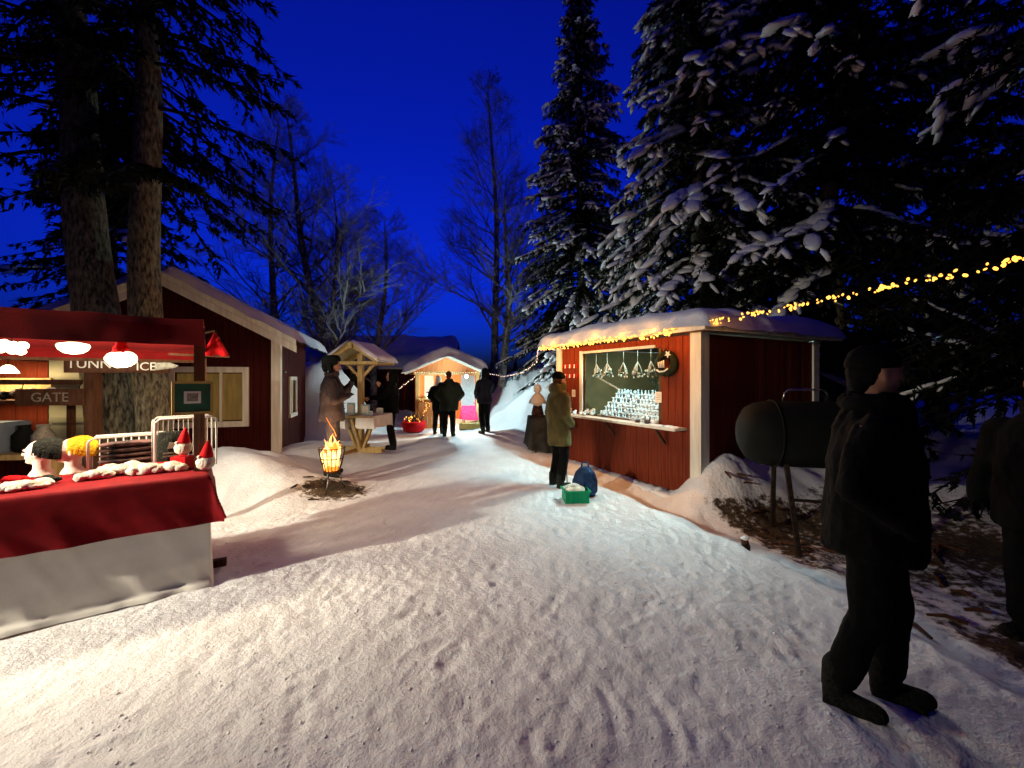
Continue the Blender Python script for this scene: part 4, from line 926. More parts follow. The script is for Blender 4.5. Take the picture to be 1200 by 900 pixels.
# stall lamps
for k, (px, py, kind) in enumerate(((86, 408, 'dome'), (14, 407, 'cluster'))):
    lx = st_px(px, -.55); wp = st_w(lx, -.55, 0); z = H+(CY-py)/F*wp.y
    lm = thing('hanging_lamp', ['glowing white dome lamp hanging under the red canopy', 'glowing clustered white lamp hanging under the red canopy'][k], 'lamp', (wp.x, wp.y, z))
    if kind == 'dome': MB().lathe([(.01, -.045), (.05, -.037), (.08, -.012), (.092, .016), (.084, .032), (.03, .045)], 20).build('shade', 'lamp_warm', lm, True)
    else: lumps('shade', lm, [(.05*math.cos(a), .05*math.sin(a), .025*math.sin(a*3), .030, .030, .028) for a in np.linspace(0, 5.6, 8)], 'lamp_warm', 3, .2)
    MB().tube([(0, 0, .04), (0, 0, 2.0-z)], .005, 5).build('flex', 'wire', lm)
    point_light('lamp_light', lm, (0, 0, -.10), 42, (1, .84, .58), .06)
LPW = st_w(4.5, .14, 2.34)
el = thing('pole_lamp', 'floodlight on a slim wooden pole beyond the end of the market stall', 'lamp post', (LPW.x-.12, LPW.y-.10, gh(LPW.x, LPW.y)-.05))
MB().tube([(0, 0, 0), (0, 0, 1.4), (0, 0, 2.65)], [.05, .045, .04], 9).build('pole', 'brown_wood', el); LZ = LPW.z-el.location.z
AIM = Vector((.682, .731, -.325)).normalized(); rq = AIM.to_track_quat('-Z', 'Y').to_euler()
hs = MB().lathe([(.02, .10), (.10, .08), (.16, .0), (.165, .0), (.105, .09), (.02, .11)], 18).build('reflector', 'white_wood', el, True); hs.rotation_euler = rq; hs.location = (.12, .10, LZ)
MB().bar((0, 0, LZ+.06), (.10, .08, LZ+.06), .03).build('bracket', 'iron', el)
bl0 = MB().ell((0, 0, .02), (.05, .05, .05), 12, 8).build('lamp_bulb', 'lamp_warm', el, True); bl0.rotation_euler = rq; bl0.location = (.12, .10, LZ)
sl = bpy.data.lights.new('lamp_light', 'SPOT'); sl.energy = 2100; sl.color = (1, .91, .72); sl.spot_size = R(78); sl.spot_blend = 1; sl.shadow_soft_size = .06
so = bpy.data.objects.new('lamp_light', sl); col.objects.link(so); so.parent = el; so.location = Vector((.12, .10, LZ))+AIM*.08; so.rotation_euler = rq
lx = st_px(142, -.5); wp = st_w(lx, -.5, 0); z = H+(CY-421)/F*wp.y
gnl = thing('glowing_gnome', 'round white gnome ornament with a red felt cap hanging under the canopy, glow added', 'lantern', (wp.x, wp.y, z))  # gnome ornament, no lamp: its glow and point light are added
lumps('beard', gnl, [(0, 0, 0, .085, .08, .068), (.06, 0, .008, .052, .052, .052), (-.06, 0, .004, .052, .052, .052)], 'lamp_warm', 12, .18)
MB().lathe([(.055, .05), (.05, .08), (.035, .11), (.03, .14)], 14).build('cap', 'felt_red', gnl, True); MB().ell((.04, 0, .085), (.02, .02, .02), 8, 6).ell((-.04, 0, .09), (.02, .02, .02), 8, 6).build('bobble', 'felt_red', gnl, True)
MB().tube([(0, 0, .13), (0, 0, 2.0-z)], .004, 5).build('cord', 'wire', gnl); point_light('lamp_light', gnl, (0, 0, -.13), 80, (1, .86, .60), .07)

# display heads with knitted hats
M['near_black_knit'] = mat('black ribbed knit', (.004, .004, .004), (.012, .012, .009), .95, 50, .9, 90)
def display_head(label, hat, p, rz):
    hd = thing('mannequin', label, 'mannequin head', p, rz)     # faces local -x
    mb = MB(); mb.loft([(0, 0, 0, .075, .068), (0, 0, .015, .07, .064), (.0, 0, .05, .048, .046), (0, 0, .09, .046, .046), (0, 0, .13, .05, .05)])
    mb.ell((0, 0, .185), (.088, .068, .088)); mb.ell((-.035, 0, .155), (.055, .05, .055)); mb.cap((-.088, 0, .185), .010, (-.102, 0, .165), .014); mb.cap((-.07, 0, .112), .022, (-.05, 0, .115), .03)
    mb.cap((-.086, -.014, .138), .008, (-.086, .014, .138), .008)
    for s in (-1, 1): mb.ell((.005, s*.068, .17), (.018, .01, .028)); mb.ell((-.078, s*.03, .20), (.012, .016, .008))
    me = remesh(mb, .006, 2); me.materials.append(M['foam']); link('head', me, hd)
    for s in (-1, 1): MB().ell((-.083, s*.03, .185), (.006, .012, .007), 8, 6).build('painted_eye', 'dark_goods', hd, True)
    ht = MB(); ht.loft([(.022, 0, .150, .080, .072), (.018, 0, .180, .091, .077), (.014, 0, .205, .096, .082), (.014, 0, .232, .091, .078), (.014, 0, .256, .076, .066), (.016, 0, .276, .052, .046), (.018, 0, .288, .022, .02), (.018, 0, .291, .006, .006)], 22)
    for k in range(22): t_ = 2*math.pi*k/22; ht.cap((.017+.083*math.cos(t_), .072*math.sin(t_), .160), .008, (.015+.089*math.cos(t_), .077*math.sin(t_), .200), .008, 6)
    me = remesh(ht, .006, 1, .006, 4); me.materials.append(M[hat]); o = link('knitted_hat', me, hd); o.location = (-.022, 0, -.006); o.rotation_euler = (0, R(15), 0); o.scale = (1.05, 1.05, 1.05)
    return hd
display_head('pale foam display head in a black knitted hat on the red table', 'near_black_knit', on_table(49, 557), R(20))
display_head('pale foam display head in a yellow knitted hat on the red table', 'wool_yellow', on_table(86, 554), R(35))
# fleece goods on the table
FL = [(112, 561, .11, .05, .040), (140, 556, .12, .06, .045), (172, 555, .11, .06, .05), (202, 552, .10, .06, .045), (155, 553, .10, .05, .05), (128, 557, .07, .05, .05), (25, 574, .13, .06, .035), (2, 577, .10, .05, .03), (50, 569, .06, .04, .03)]
FLL = ['flat white fleece slipper nearest the display heads on the red table', 'thick white fleece piece in the middle of the red table', 'white fleece piece in front of the white wire rack', 'white fleece piece near the right end of the red table by the gnome', 'white fleece piece tucked behind the other fleeces', 'small rounded white fleece beside the flat slipper',
       'long white mitten lying before the black hatted head', 'white mitten on the red cloth beside the long mitten', 'small white and black mitten below the black hatted head']
for k, (px, py, rx, ry, rz) in enumerate(FL):
    p = on_table(px, py); o = lumps('fleece', None, [(0, 0, rz*.75, rx*.8, ry, rz), (rx*.6, .0, rz*.6, rx*.45, ry*.8, rz*.8), (-rx*.5, .01, rz*.6, rx*.5, ry*.8, rz*.75)], 'fleece', 100+k, .35)
    o.location = p; o.rotation_euler = (0, 0, SA+random.uniform(-.3, .3)); tag(o, FLL[k], 'fleece', 'fleece goods on the red table')
for k, (px, py) in enumerate(((128, 550), (190, 548), (15, 566))):
    p = on_table(px, py); o = lumps('red_mitten', None, [(0, 0, .025, .07, .04, .03), (.05, .02, .02, .04, .03, .025)], 'felt_red', 140+k); o.location = p
    tag(o, ['red mitten lying before the wide white wire rack', 'red mitten lying before the tall white wire rack', 'red mitten lying beside the white mittens'][k], 'mitten')
o = lumps('wool_bundle', None, [(0, 0, .03, .05, .03, .03), (.04, .01, .025, .03, .03, .02)], 'wool_black', 150); o.location = on_table(57, 566); tag(o, 'small dark wool bundle among the white mittens', 'wool')
# wire racks
def wire_rack(label, p, rz, w_, h_, dep, nb):
    rk = thing('wire_rack', label, 'rack', p, rz)
    def frame(y): return MB().tube([(-w_/2, y, 0), (-w_/2, y, h_-.03), (-w_/2+.03, y, h_), (w_/2-.03, y, h_), (w_/2, y, h_-.03), (w_/2, y, 0), (-w_/2, y, 0)], .009, 7)
    frame(-dep/2).build('front_frame', 'white_plastic', rk, True); frame(dep/2).build('rear_frame', 'white_plastic', rk, True)
    for x in (-w_/2, w_/2):
        for z in (.008, h_-.02): MB().tube([(x, -dep/2, z), (x, dep/2, z)], .006, 6).build('rail', 'white_plastic', rk)
    for k in range(nb):
        x = -w_/2+w_*(k+1)/(nb+1); MB().tube([(x, dep/2, 0), (x, dep/2, h_)], .004, 5).build('wire', 'white_plastic', rk)
    return rk
RZ = SA+math.pi
p = on_table(153, 548); wire_rack('wide white wire rack of dark knitwear on the red table', p, RZ+.05, .47, .27, .16, 9)
for k in range(5):
    o = lumps('folded_knitwear', None, [(0, 0, .022, .20, .07, .024), (.06, 0, .022, .12, .07, .022)], 'dark_goods', 160+k, .12); o.location = p+Vector((0, 0, .006+.044*k)); o.rotation_euler = (0, 0, RZ+.04*k)
    tag(o, 'folded dark knitted garment in the pile inside the wide wire rack', 'knitwear', 'folded knitwear in the wide wire rack')
p2 = on_table(217, 545); wire_rack('tall white wire rack with a black pouch on the red table', p2, RZ+.15, .40, .41, .20, 11)
bag = thing('black_pouch', 'black printed pouch standing in the tall wire rack', 'pouch', p2+Vector((-.08, -.04, .004)), RZ+.1)
me = remesh(MB().loft([(0, 0, 0, .10, .05), (0, 0, .1, .11, .055), (0, 0, .22, .10, .045), (0, 0, .29, .09, .02)]), .012, 3, .012, 5); me.materials.append(M['wool_black']); link('pouch_body', me, bag)
MB().prism([(-.03, .15), (.03, .16), (.02, .20), (-.015, .205)], -.062, -.056).build('print_motif', 'straw', bag)
for k in range(2): box('print_line', (-.06, -.062, .11-.025*k), (.06, -.057, .122-.025*k), 'ink', bag)
# gnomes
def gnome(label, p, s, lean=0):
    g_ = thing('felt_gnome', label, 'gnome', p); g_.scale = (s, s, s); g_.rotation_euler = (0, lean, 0)
    lumps('body', g_, [(0, 0, .085, .085, .08, .085)], 'fleece', 170, .12)
    MB().lathe([(.062, .14), (.058, .17), (.045, .21), (.03, .26), (.012, .30), (.004, .31)], 14).build('hat', 'felt_red', g_, True); MB().ell((-.03, -.062, .145), (.018, .018, .018), 8, 6).build('nose', 'foam', g_, True)
gnome('round white felt gnome in a red hat sitting at the right end of the table', on_table(240, 551), .78, .12)
pw = at(214, 521, 3.28); gnome('white felt gnome in a red hat perched in the tall wire rack', Vector((pw.x, pw.y, .87+.10)), .72, .1)
o = box('small_box', (-.06, -.05, 0), (.06, .05, .10), 'felt_red'); o.location = Vector((pw.x, pw.y, TZ+.006)); tag(o, 'red gift box under the perched gnome in the wire rack', 'box')
# framed picture tied on the post
pf = thing('framed_picture', 'gilt framed picture with a green mat and small grey print', 'picture', at(226, 466, 3.15), SA+math.pi+R(6))
W2 = .128
MB().box((-W2, -.012, -W2), (W2, .012, -W2+.018)).box((-W2, -.012, W2-.018), (W2, .012, W2)).box((-W2, -.012, -W2+.018), (-W2+.018, .012, W2-.018)).box((W2-.018, -.012, -W2+.018), (W2, .012, W2-.018)).build('frame', 'gold', pf)
box('mat', (-W2+.018, -.004, -W2+.018), (W2-.018, .006, W2-.018), 'green_mat', pf); box('print', (-.055, -.0085, -.045), (.05, -.0045, .05), 'paper', pf); box('print_motif', (-.036, -.0115, -.028), (.032, -.009, .034), 'ink', pf)
MB().bar((0, .013, 0), (.0, .09, .03), .02).build('bracket', 'brown_wood', pf)

# ------------------------------------------------------------------ second stall behind, signs
def wb(px, py, d): return at(px, py, d)
b0 = thing('back_stall', 'dim wooden stall with red boards and a cream door behind the canopy', 'stall', (-7.0, 5.0, 0), R(8))
iv = b0.matrix_basis.inverted
def bl(px, d, py=443):
    return b0.matrix_basis.inverted() @ at(px, py, d)
box('post', (1.74, -.35, 0), (1.84, -.22, 1.80), 'brown_wood', b0)
plank_wall(b0, 'red_wood', (-1.6, .55, 0), (1, 0, 0), 2.2, 0, 1.9, (0, -1, 0), .13)
box('door', (.63, .50, 0), (1.35, .54, 1.86), 'cream', b0); box('door_rail', (.66, .475, .98), (1.33, .498, 1.06), 'cream', b0); box('door_rail', (.66, .475, .12), (1.33, .498, .2), 'cream', b0); box('door_handle', (1.20, .45, .92), (1.29, .474, .94), 'steel', b0)
box('rail_board', (.7, -.30, 1.52), (1.66, -.26, 1.58), 'brown_wood', b0)
box('shelf', (-.6, -.10, 1.28), (1.3, .25, 1.32), 'brown_wood', b0)
for x in (-.5, 1.25): MB().bar((x, .08, 0), (x, .08, 1.28), .06).build('leg', 'brown_wood', b0)
box('lit_back_board', (-.6, .26, 1.42), (.86, .30, 1.60), 'pine', b0)
sg = thing('gate_sign', 'dark wooden sign reading GATE hung on the back stall', 'sign', b0.matrix_basis @ Vector((1.40, -.36, 1.37)), R(8))
box('board', (-.36, -.012, -.10), (.36, .012, .10), 'brown_wood', sg); text_mesh('GATE', .16, 'ink', sg, (0, -.0145, -.055), (R(90), 0, 0)); MB().tube([(-.3, 0, .10), (-.3, .02, .18)], .005, 5).tube([(.3, 0, .10), (.3, .02, .18)], .005, 5).build('hanging_cord', 'wire', sg)
rr = random.Random(12)
for k in range(12):
    s = rr.uniform(.04, .075); o = lumps('potted_goods', None, [(0, 0, s, s, s, s), (s*.4, 0, s*1.7, s*.6, s*.6, s*.5)], rr.choice(('dark_goods', 'wool_black', 'blue_fabric', 'fleece')), 200+k, .3)
    o.location = b0.matrix_basis @ Vector((.05+.10*k, rr.uniform(0, .15), 1.321)); tag(o, 'small dark bundle on the long shelf of the back stall', 'bundle', 'bundles on the back stall shelf')
bl_ = thing('shelf_lamp', 'bright warm lamp above the long shelf of the back stall', 'lamp', b0.matrix_basis @ Vector((.52, .10, 1.72)))
MB().lathe([(.10, -.06), (.09, -.03), (.05, .03), (.02, .05)], 14).build('shade', 'lamp_warm', bl_, True); MB().tube([(0, 0, .05), (0, 0, .12)], .006, 5).build('flex', 'wire', bl_); MB().bar((0, 0, .12), (0, .45, .12), .02).build('arm', 'iron', bl_)
point_light('lamp_light', bl_, (0, -.05, -.10), 40, (1, .78, .42), .06)
o = box('grey_crate', (-.3, -.2, 0), (.3, .2, .36), 'grey_box', None, .015); o.location = b0.matrix_basis @ Vector((.72, -.35, .72)); o.rotation_euler = (0, 0, R(6)); tag(o, 'blue grey plastic crate on the low bench of the back stall', 'crate')
bn = thing('low_bench', 'low wooden bench carrying the grey crate and jugs', 'bench', b0.matrix_basis @ Vector((.9, -.35, 0)), R(8)); box('seat', (-.6, -.24, .66), (.7, .24, .72), 'pine', bn)
for x in (-.5, .6): box('leg', (x-.03, -.2, 0), (x+.03, .2, .66), 'pine', bn)
for k, x in enumerate((1.14, 1.34)):
    o = MB().lathe([(.07, 0), (.10, .06), (.10, .2), (.05, .27), (.06, .32)], 14).build('stone_jug', ('smoker', 'ink')[k], None, True); o.location = b0.matrix_basis @ Vector((x, -.38, .722)); tag(o, ('dark green jug on the low bench beside the grey crate', 'grey patterned jug on the low bench by the cream door')[k], 'jug')
# long name board in front of the trunks
nb = thing('name_board', 'dark board with pale lettering nailed across the lit tree trunks', 'sign', at(140, 428, 4.75), SA+math.pi-R(22))
box('board', (-.52, -.012, -.09), (.50, .012, .10), 'brown_wood', nb); text_mesh('TUNN', .15, 'paper', nb, (-.28, -.0145, -.035), (R(90), 0, 0)); text_mesh('ICE', .14, 'paper', nb, (.27, -.0145, -.06), (R(90), 0, 0)); MB().prism([(.36, -.06), (.56, -.03), (.60, .0), (.5, .04), (.36, .03)], -.02, -.0125).build('carved_tip', 'straw', nb)
MB().bar((-.3, .012, -.0), (-.3, .35, 0), .03).bar((.3, .012, 0), (.3, .30, 0), .03).build('spacer', 'brown_wood', nb)

# ------------------------------------------------------------------ trees
ico = bmesh.new(); bmesh.ops.create_icosphere(ico, subdivisions=2, radius=1); ico_v = np.array([v.co for v in ico.verts]); ico_f = np.array([[v.index for v in f.verts] for f in ico.faces]); ico.free()
ico = bmesh.new(); bmesh.ops.create_icosphere(ico, subdivisions=1, radius=1); ico_v1 = np.array([v.co for v in ico.verts]); ico_f1 = np.array([[v.index for v in f.verts] for f in ico.faces]); ico.free()
def rot_to(d):
    """matrices whose first axis is d (N,3)"""
    d = d/np.linalg.norm(d, axis=1, keepdims=True); up = np.tile([0, 0, 1.0], (len(d), 1)); sx = np.cross(up, d); sx /= np.linalg.norm(sx, axis=1, keepdims=True)+1e-9; u = np.cross(d, sx)
    return np.stack([d, sx, u], -1)
def spruce(label, base, ht, r0, z_first, snow_size, seed, n_whorl, per, trunk_r=.2, needles='needle', droop=.5, dens=1.0, snow_p=.6, lean=(0, 0), top_pow=.85, need_len=.13, bark='bark'):
    rg = np.random.default_rng(seed); root = thing('spruce_tree', label, 'tree', (base[0], base[1], gh(base[0], base[1])-.05))
    lean = np.array([lean[0], lean[1], 0.0])
    zz = np.linspace(0, ht, 26); pts = [tuple(lean*z+np.array([.03*math.sin(z*1.3+seed), .03*math.cos(z*1.1), z])) for z in zz]
    MB().tube(pts, [trunk_r*(1.25 if z < .3 else 1)*(1-z/ht*.93) for z in zz], 14).build('trunk', bark, root, True)
    P = []; D = []; Ln = []; bt = MB(); SC = []; SD = []; SS = []; TC = []; TD = []; TS = []
    for i in range(n_whorl):
        t = (i+rg.uniform(-.3, .3))/n_whorl; t = min(max(t, 0), 1); z = z_first+(ht*.985-z_first)*t
        R_ = r0*(1-t)**top_pow+.12
        for j in range(per):
            a = rg.uniform(0, 2*math.pi); L = R_*rg.uniform(.72, 1.12)
            hz = np.array([math.cos(a), math.sin(a), 0]); c0 = lean*z+np.array([0, 0, z+rg.uniform(-.12, .12)])
            dr = droop*rg.uniform(.75, 1.3)*(1-t*.55); n_ = 7; path = []
            for k in range(n_+1):
                s = k/n_; path.append(c0+hz*L*s+np.array([0, 0, L*(.10*s-dr*s**1.5+.16*max(0, s-.7))]))
            path = np.array(path); bt.tube([tuple(p) for p in path], list(np.linspace(.022, .005, n_+1)*(.6+L*.35)), 4, False)
            nt = max(4, int(L*13*dens))
            for k in range(nt):
                s = rg.uniform(.12, 1.0); f = s*n_; q = min(int(f), n_-1); p = path[q]+(path[q+1]-path[q])*(f-q); tan = path[q+1]-path[q]; tan = tan/np.linalg.norm(tan)
                sd = np.array([-hz[1], hz[0], 0])*rg.choice([-1, 1]); d_ = tan*rg.uniform(.3, .9)+sd*rg.uniform(.2, .9)+np.array([0, 0, -rg.uniform(.15, .9)])
                P.append(p); D.append(d_/np.linalg.norm(d_)); Ln.append(rg.uniform(.16, .38)*min(1.2, .5+L*.3)*(1.1-.45*s))
            if rg.random() < snow_p:
                s0 = rg.uniform(.25, .6); sz = snow_size*rg.uniform(.55, 1.25)*min(1, .45+L*.35); nst = max(2, int((1-s0)*L/(sz*1.05)))
                for k in range(nst+1):
                    s = s0+(1-s0)*k/nst; f = s*n_; q = min(int(f), n_-1); p = path[q]+(path[q+1]-path[q])*(f-q); tan = path[q+1]-path[q]; zz_ = sz*rg.uniform(.7, 1.2); side_ = np.array([-hz[1], hz[0], 0])
                    if rg.random() < .18: continue
                    SC.append(p+side_*rg.uniform(-.3, .3)*sz+np.array([0, 0, zz_*.14])); SD.append(tan+rg.normal(0, .12, 3)*np.linalg.norm(tan)); SS.append((zz_*1.15, zz_*rg.uniform(.55, .8), zz_*rg.uniform(.26, .4)))
                    for e_ in range(rg.integers(1, 3)):
                        sg_ = rg.choice([-1, 1]); d2 = tan/np.linalg.norm(tan)*.6+side_*sg_*.7+np.array([0, 0, -rg.uniform(.5, 1.1)])
                        TC.append(p+d2*zz_*.85); TD.append(d2); TS.append((zz_*rg.uniform(.5, .9), zz_*.34, zz_*.24))
    tag(bt.build('limbs', 'limb', root), kind='stuff')
    P = np.array(P); D = np.array(D); Ln = np.array(Ln); K = 11
    N = len(P); tt = rg.random((N, K)); base_ = P[:, None, :]+D[:, None, :]*(tt*Ln[:, None])[:, :, None]
    rnd = rg.normal(size=(N, K, 3)); rnd -= (rnd*D[:, None, :]).sum(-1, keepdims=True)*D[:, None, :]; rnd /= np.linalg.norm(rnd, axis=-1, keepdims=True)
    nd = D[:, None, :]*.75+rnd*.65; nl = need_len*rg.uniform(.6, 1.2, (N, K, 1)); tip = base_+nd*nl; sdv = np.cross(nd, rnd); sdv /= np.linalg.norm(sdv, axis=-1, keepdims=True)+1e-9; sdv *= .17*need_len
    V = np.stack([base_-sdv, base_+sdv, tip], 2).reshape(-1, 3); Fc = np.arange(len(V)).reshape(-1, 3)
    tag(link('crown', np_mesh('crown', V, Fc, needles), root), kind='stuff')
    VV = []; FF = []; off = 0
    for C_, D_, S_, iv_, if_ in ((SC, SD, SS, ico_v, ico_f), (TC, TD, TS, ico_v1, ico_f1)):
        if not C_: continue
        C_ = np.array(C_); S_ = np.array(S_); Rm = rot_to(np.array(D_)); n_ = len(C_)
        nz_ = 1+.22*np.sin(iv_[None, :, 0]*3.1+rg.uniform(0, 6, (n_, 1)))*np.cos(iv_[None, :, 1]*3.7+rg.uniform(0, 6, (n_, 1)))+.09*rg.normal(size=(n_, len(iv_)))
        loc = iv_[None]*nz_[:, :, None]*S_[:, None, :]; loc[:, :, 2] = np.where(loc[:, :, 2] < 0, loc[:, :, 2]*.45, loc[:, :, 2])
        V = np.einsum('nij,nkj->nki', Rm, loc)+C_[:, None, :]; VV.append(V.reshape(-1, 3)); FF.append((if_[None]+(np.arange(n_)*len(iv_))[:, None, None]).reshape(-1, 3)+off); off += V.shape[0]*V.shape[1]
    if VV: tag(link('branch_snow', np_mesh('branch_snow', np.concatenate(VV), np.concatenate(FF), 'snow', True), root), kind='stuff')
    return root
spruce('slender dark spruce dusted with snow standing behind the far end of the red booth', (2.35, 13.8), 14.9, 2.55, 0.9, .15, 3, 62, 9, .17, droop=.62, snow_p=.75)
spruce('tall spruce loaded with snow clumps behind the red booth', (4.75, 10.2), 16.5, 3.0, 1.6, .25, 4, 56, 10, .22, droop=.78, snow_p=.62, need_len=.14)
spruce('broad dark spruce with big snow cushions beyond the right wall of the booth', (7.0, 8.8), 15.5, 3.9, 2.3, .23, 5, 50, 9, .24, 'needle_dark', droop=.6, snow_p=.26, need_len=.14)
spruce('dark spruce at the edge of the square beyond the fairy lights', (10.2, 9.6), 13, 3.2, 1.6, .22, 8, 34, 7, .2, 'needle_dark', droop=.5, snow_p=.12, need_len=.14, dens=.8)
spruce('leaning thick spruce trunk rising behind the red canopy beside the name board', (-5.52, 5.6), 15, 1.9, 4.2, .15, 6, 28, 6, .29, 'needle_shaded', droop=.55, snow_p=0, lean=(-.105, 0), need_len=.12, top_pow=.6)
spruce('straight spruce trunk with pale lichen rising next to the leaning trunk', (-4.98, 5.55), 16, 1.8, 4.4, .14, 7, 28, 6, .215, 'needle_shaded', droop=.55, snow_p=0, lean=(-.018, 0), need_len=.12, top_pow=.6)
spruce('dark spruce behind the far house with the snow covered roof', (-12.5, 12.5), 14, 3.0, 2.0, .2, 9, 34, 7, .2, 'needle_dark', droop=.5, snow_p=.1, need_len=.15, dens=.7)

src = [o for o in bpy.data.objects if o.get('category') == 'tree']  # copies below are extra spruces, mostly unseen, added to shade the square from sky light
for k, (x, y, i_, sc_) in enumerate(((7.5, 2.2, 3, 1.0), (6.2, -3.2, 1, .95), (1.5, -7.5, 2, 1.0), (-4.5, -6.5, 1, 1.05), (-9.5, -1.5, 3, 1.1), (-10.5, 4.5, 6, 1.1), (11, -2, 2, 1.1), (6.6, 3.9, 3, .9), (4.6, -1.6, 3, .95), (-1.5, -4.2, 3, 1.0))):
    c = copy_tree(src[i_]); c.location = (x, y, gh(x, y)-.05); c.rotation_euler = (0, 0, 1.3*k+.4); c.scale = (sc_, sc_, sc_)
    c['label'] = 'tall dark spruce added to block sky light on the open side of the market square'; c['group'] = 'added spruces shading the open side of the square'
def birch(label, base, ht, r, seed, lean=(0, 0), n_limb=34, spread=.42, z0=.15, fine=1.0):
    rg = random.Random(seed); root = thing('birch_tree', label, 'tree', (base[0], base[1], gh(base[0], base[1])-.05))
    def tr(t): return Vector((lean[0]*t*ht+.10*math.sin(t*7+seed), lean[1]*t*ht+.08*math.cos(t*6+seed), ht*t))
    MB().tube([tr(t) for t in np.linspace(0, 1, 22)], [r*(1-t)**.8+.008 for t in np.linspace(0, 1, 22)], 9).build('trunk', 'bark_birch', root, True)
    lb = MB(); tw = MB()
    def branch(p, d, L, rad, depth):
        n_ = 5 if depth < 2 else 3; pts = [p]; dd = d.copy()
        for k in range(n_):
            dd = (dd+Vector((rg.uniform(-.22, .22), rg.uniform(-.22, .22), rg.uniform(-.10, .20) if depth < 2 else rg.uniform(-.28, .12)))).normalized(); pts.append(pts[-1]+dd*L/n_)
        (lb if depth == 0 else tw).tube(pts, list(np.linspace(rad, rad*.3, len(pts))), 5 if depth == 0 else 3, False)
        if depth < 3:
            for k in range(int((7, 6, 4)[depth]*fine)):
                f = rg.uniform(.22, 1)*n_; q = min(int(f), n_-1); b = pts[q].lerp(pts[q+1], f-q); d0 = (pts[q+1]-pts[q]).normalized()
                nd = (d0*.8+Vector((rg.uniform(-1, 1), rg.uniform(-1, 1), rg.uniform(-.5, .8)))*.75).normalized(); branch(b, nd, L*rg.uniform(.4, .62), max(rad*.45, .0038), depth+1)
    for k in range(n_limb):
        t = z0+(1-z0)*(k+rg.random())/n_limb*.98; a = rg.uniform(0, 6.28); L = ht*spread*(1-t)**.75*rg.uniform(.6, 1.1)+.5
        branch(tr(t), Vector((math.cos(a), math.sin(a), rg.uniform(.35, 1.0))).normalized(), L*.75, max(r*(1-t)*.42, .012), 0)
    lb.build('limbs', 'bark_birch', root); tag(tw.build('twigs', 'twig', root), kind='stuff')
    return root
birch('leaning bare birch with a kinked trunk behind the red house', (-5.9, 13.4), 10.6, .17, 1, (-.20, .05), 40, .40, fine=1.2)
birch('bare birch with upright trunk beside the leaning birch', (-6.05, 14.0), 7.9, .13, 2, (-.03, 0), 30, .46, fine=1.2)
birch('low spreading bare birch behind the long shed', (-5.0, 14.6), 7.2, .13, 3, (.06, 0), 30, .52, fine=1.2)
birch('tall slim frosted birch between the kiosk and the slender spruce', (-.55, 16.0), 12.6, .16, 4, (-.025, 0), 44, .32, fine=1.15)
birch('second slim bare birch just behind the kiosk', (-.28, 14.2), 7.5, .15, 5, (.02, 0), 22, .30)
birch('thin bare birch beyond the leaning trunk pair', (-8.2, 13.5), 10.5, .14, 6, (.0, .05), 26, .34)
tw_ = thing('tree_belt', 'low dark band of far forest beyond the yard', 'forest', (0, 60, 0)); tw_['kind'] = 'stuff'
mb = MB(); rr = random.Random(2)
for k in range(150):
    x = rr.uniform(-95, 95); y = rr.uniform(-6, 16); h_ = rr.uniform(3.5, 7); w_ = h_*.2
    pr = []
    for q in range(7): t = q/7; pr += [(w_*(1-t)*rr.uniform(.85, 1.15), h_*(.05+.95*t)), (w_*(1-t)*.62, h_*(.08+.95*t))]
    pr.append((.02, h_*1.03)); mb.lathe(pr, 7, (x, y, 0))
o = mb.build('far_spruces', 'needle_dark', tw_); o['kind'] = 'stuff'

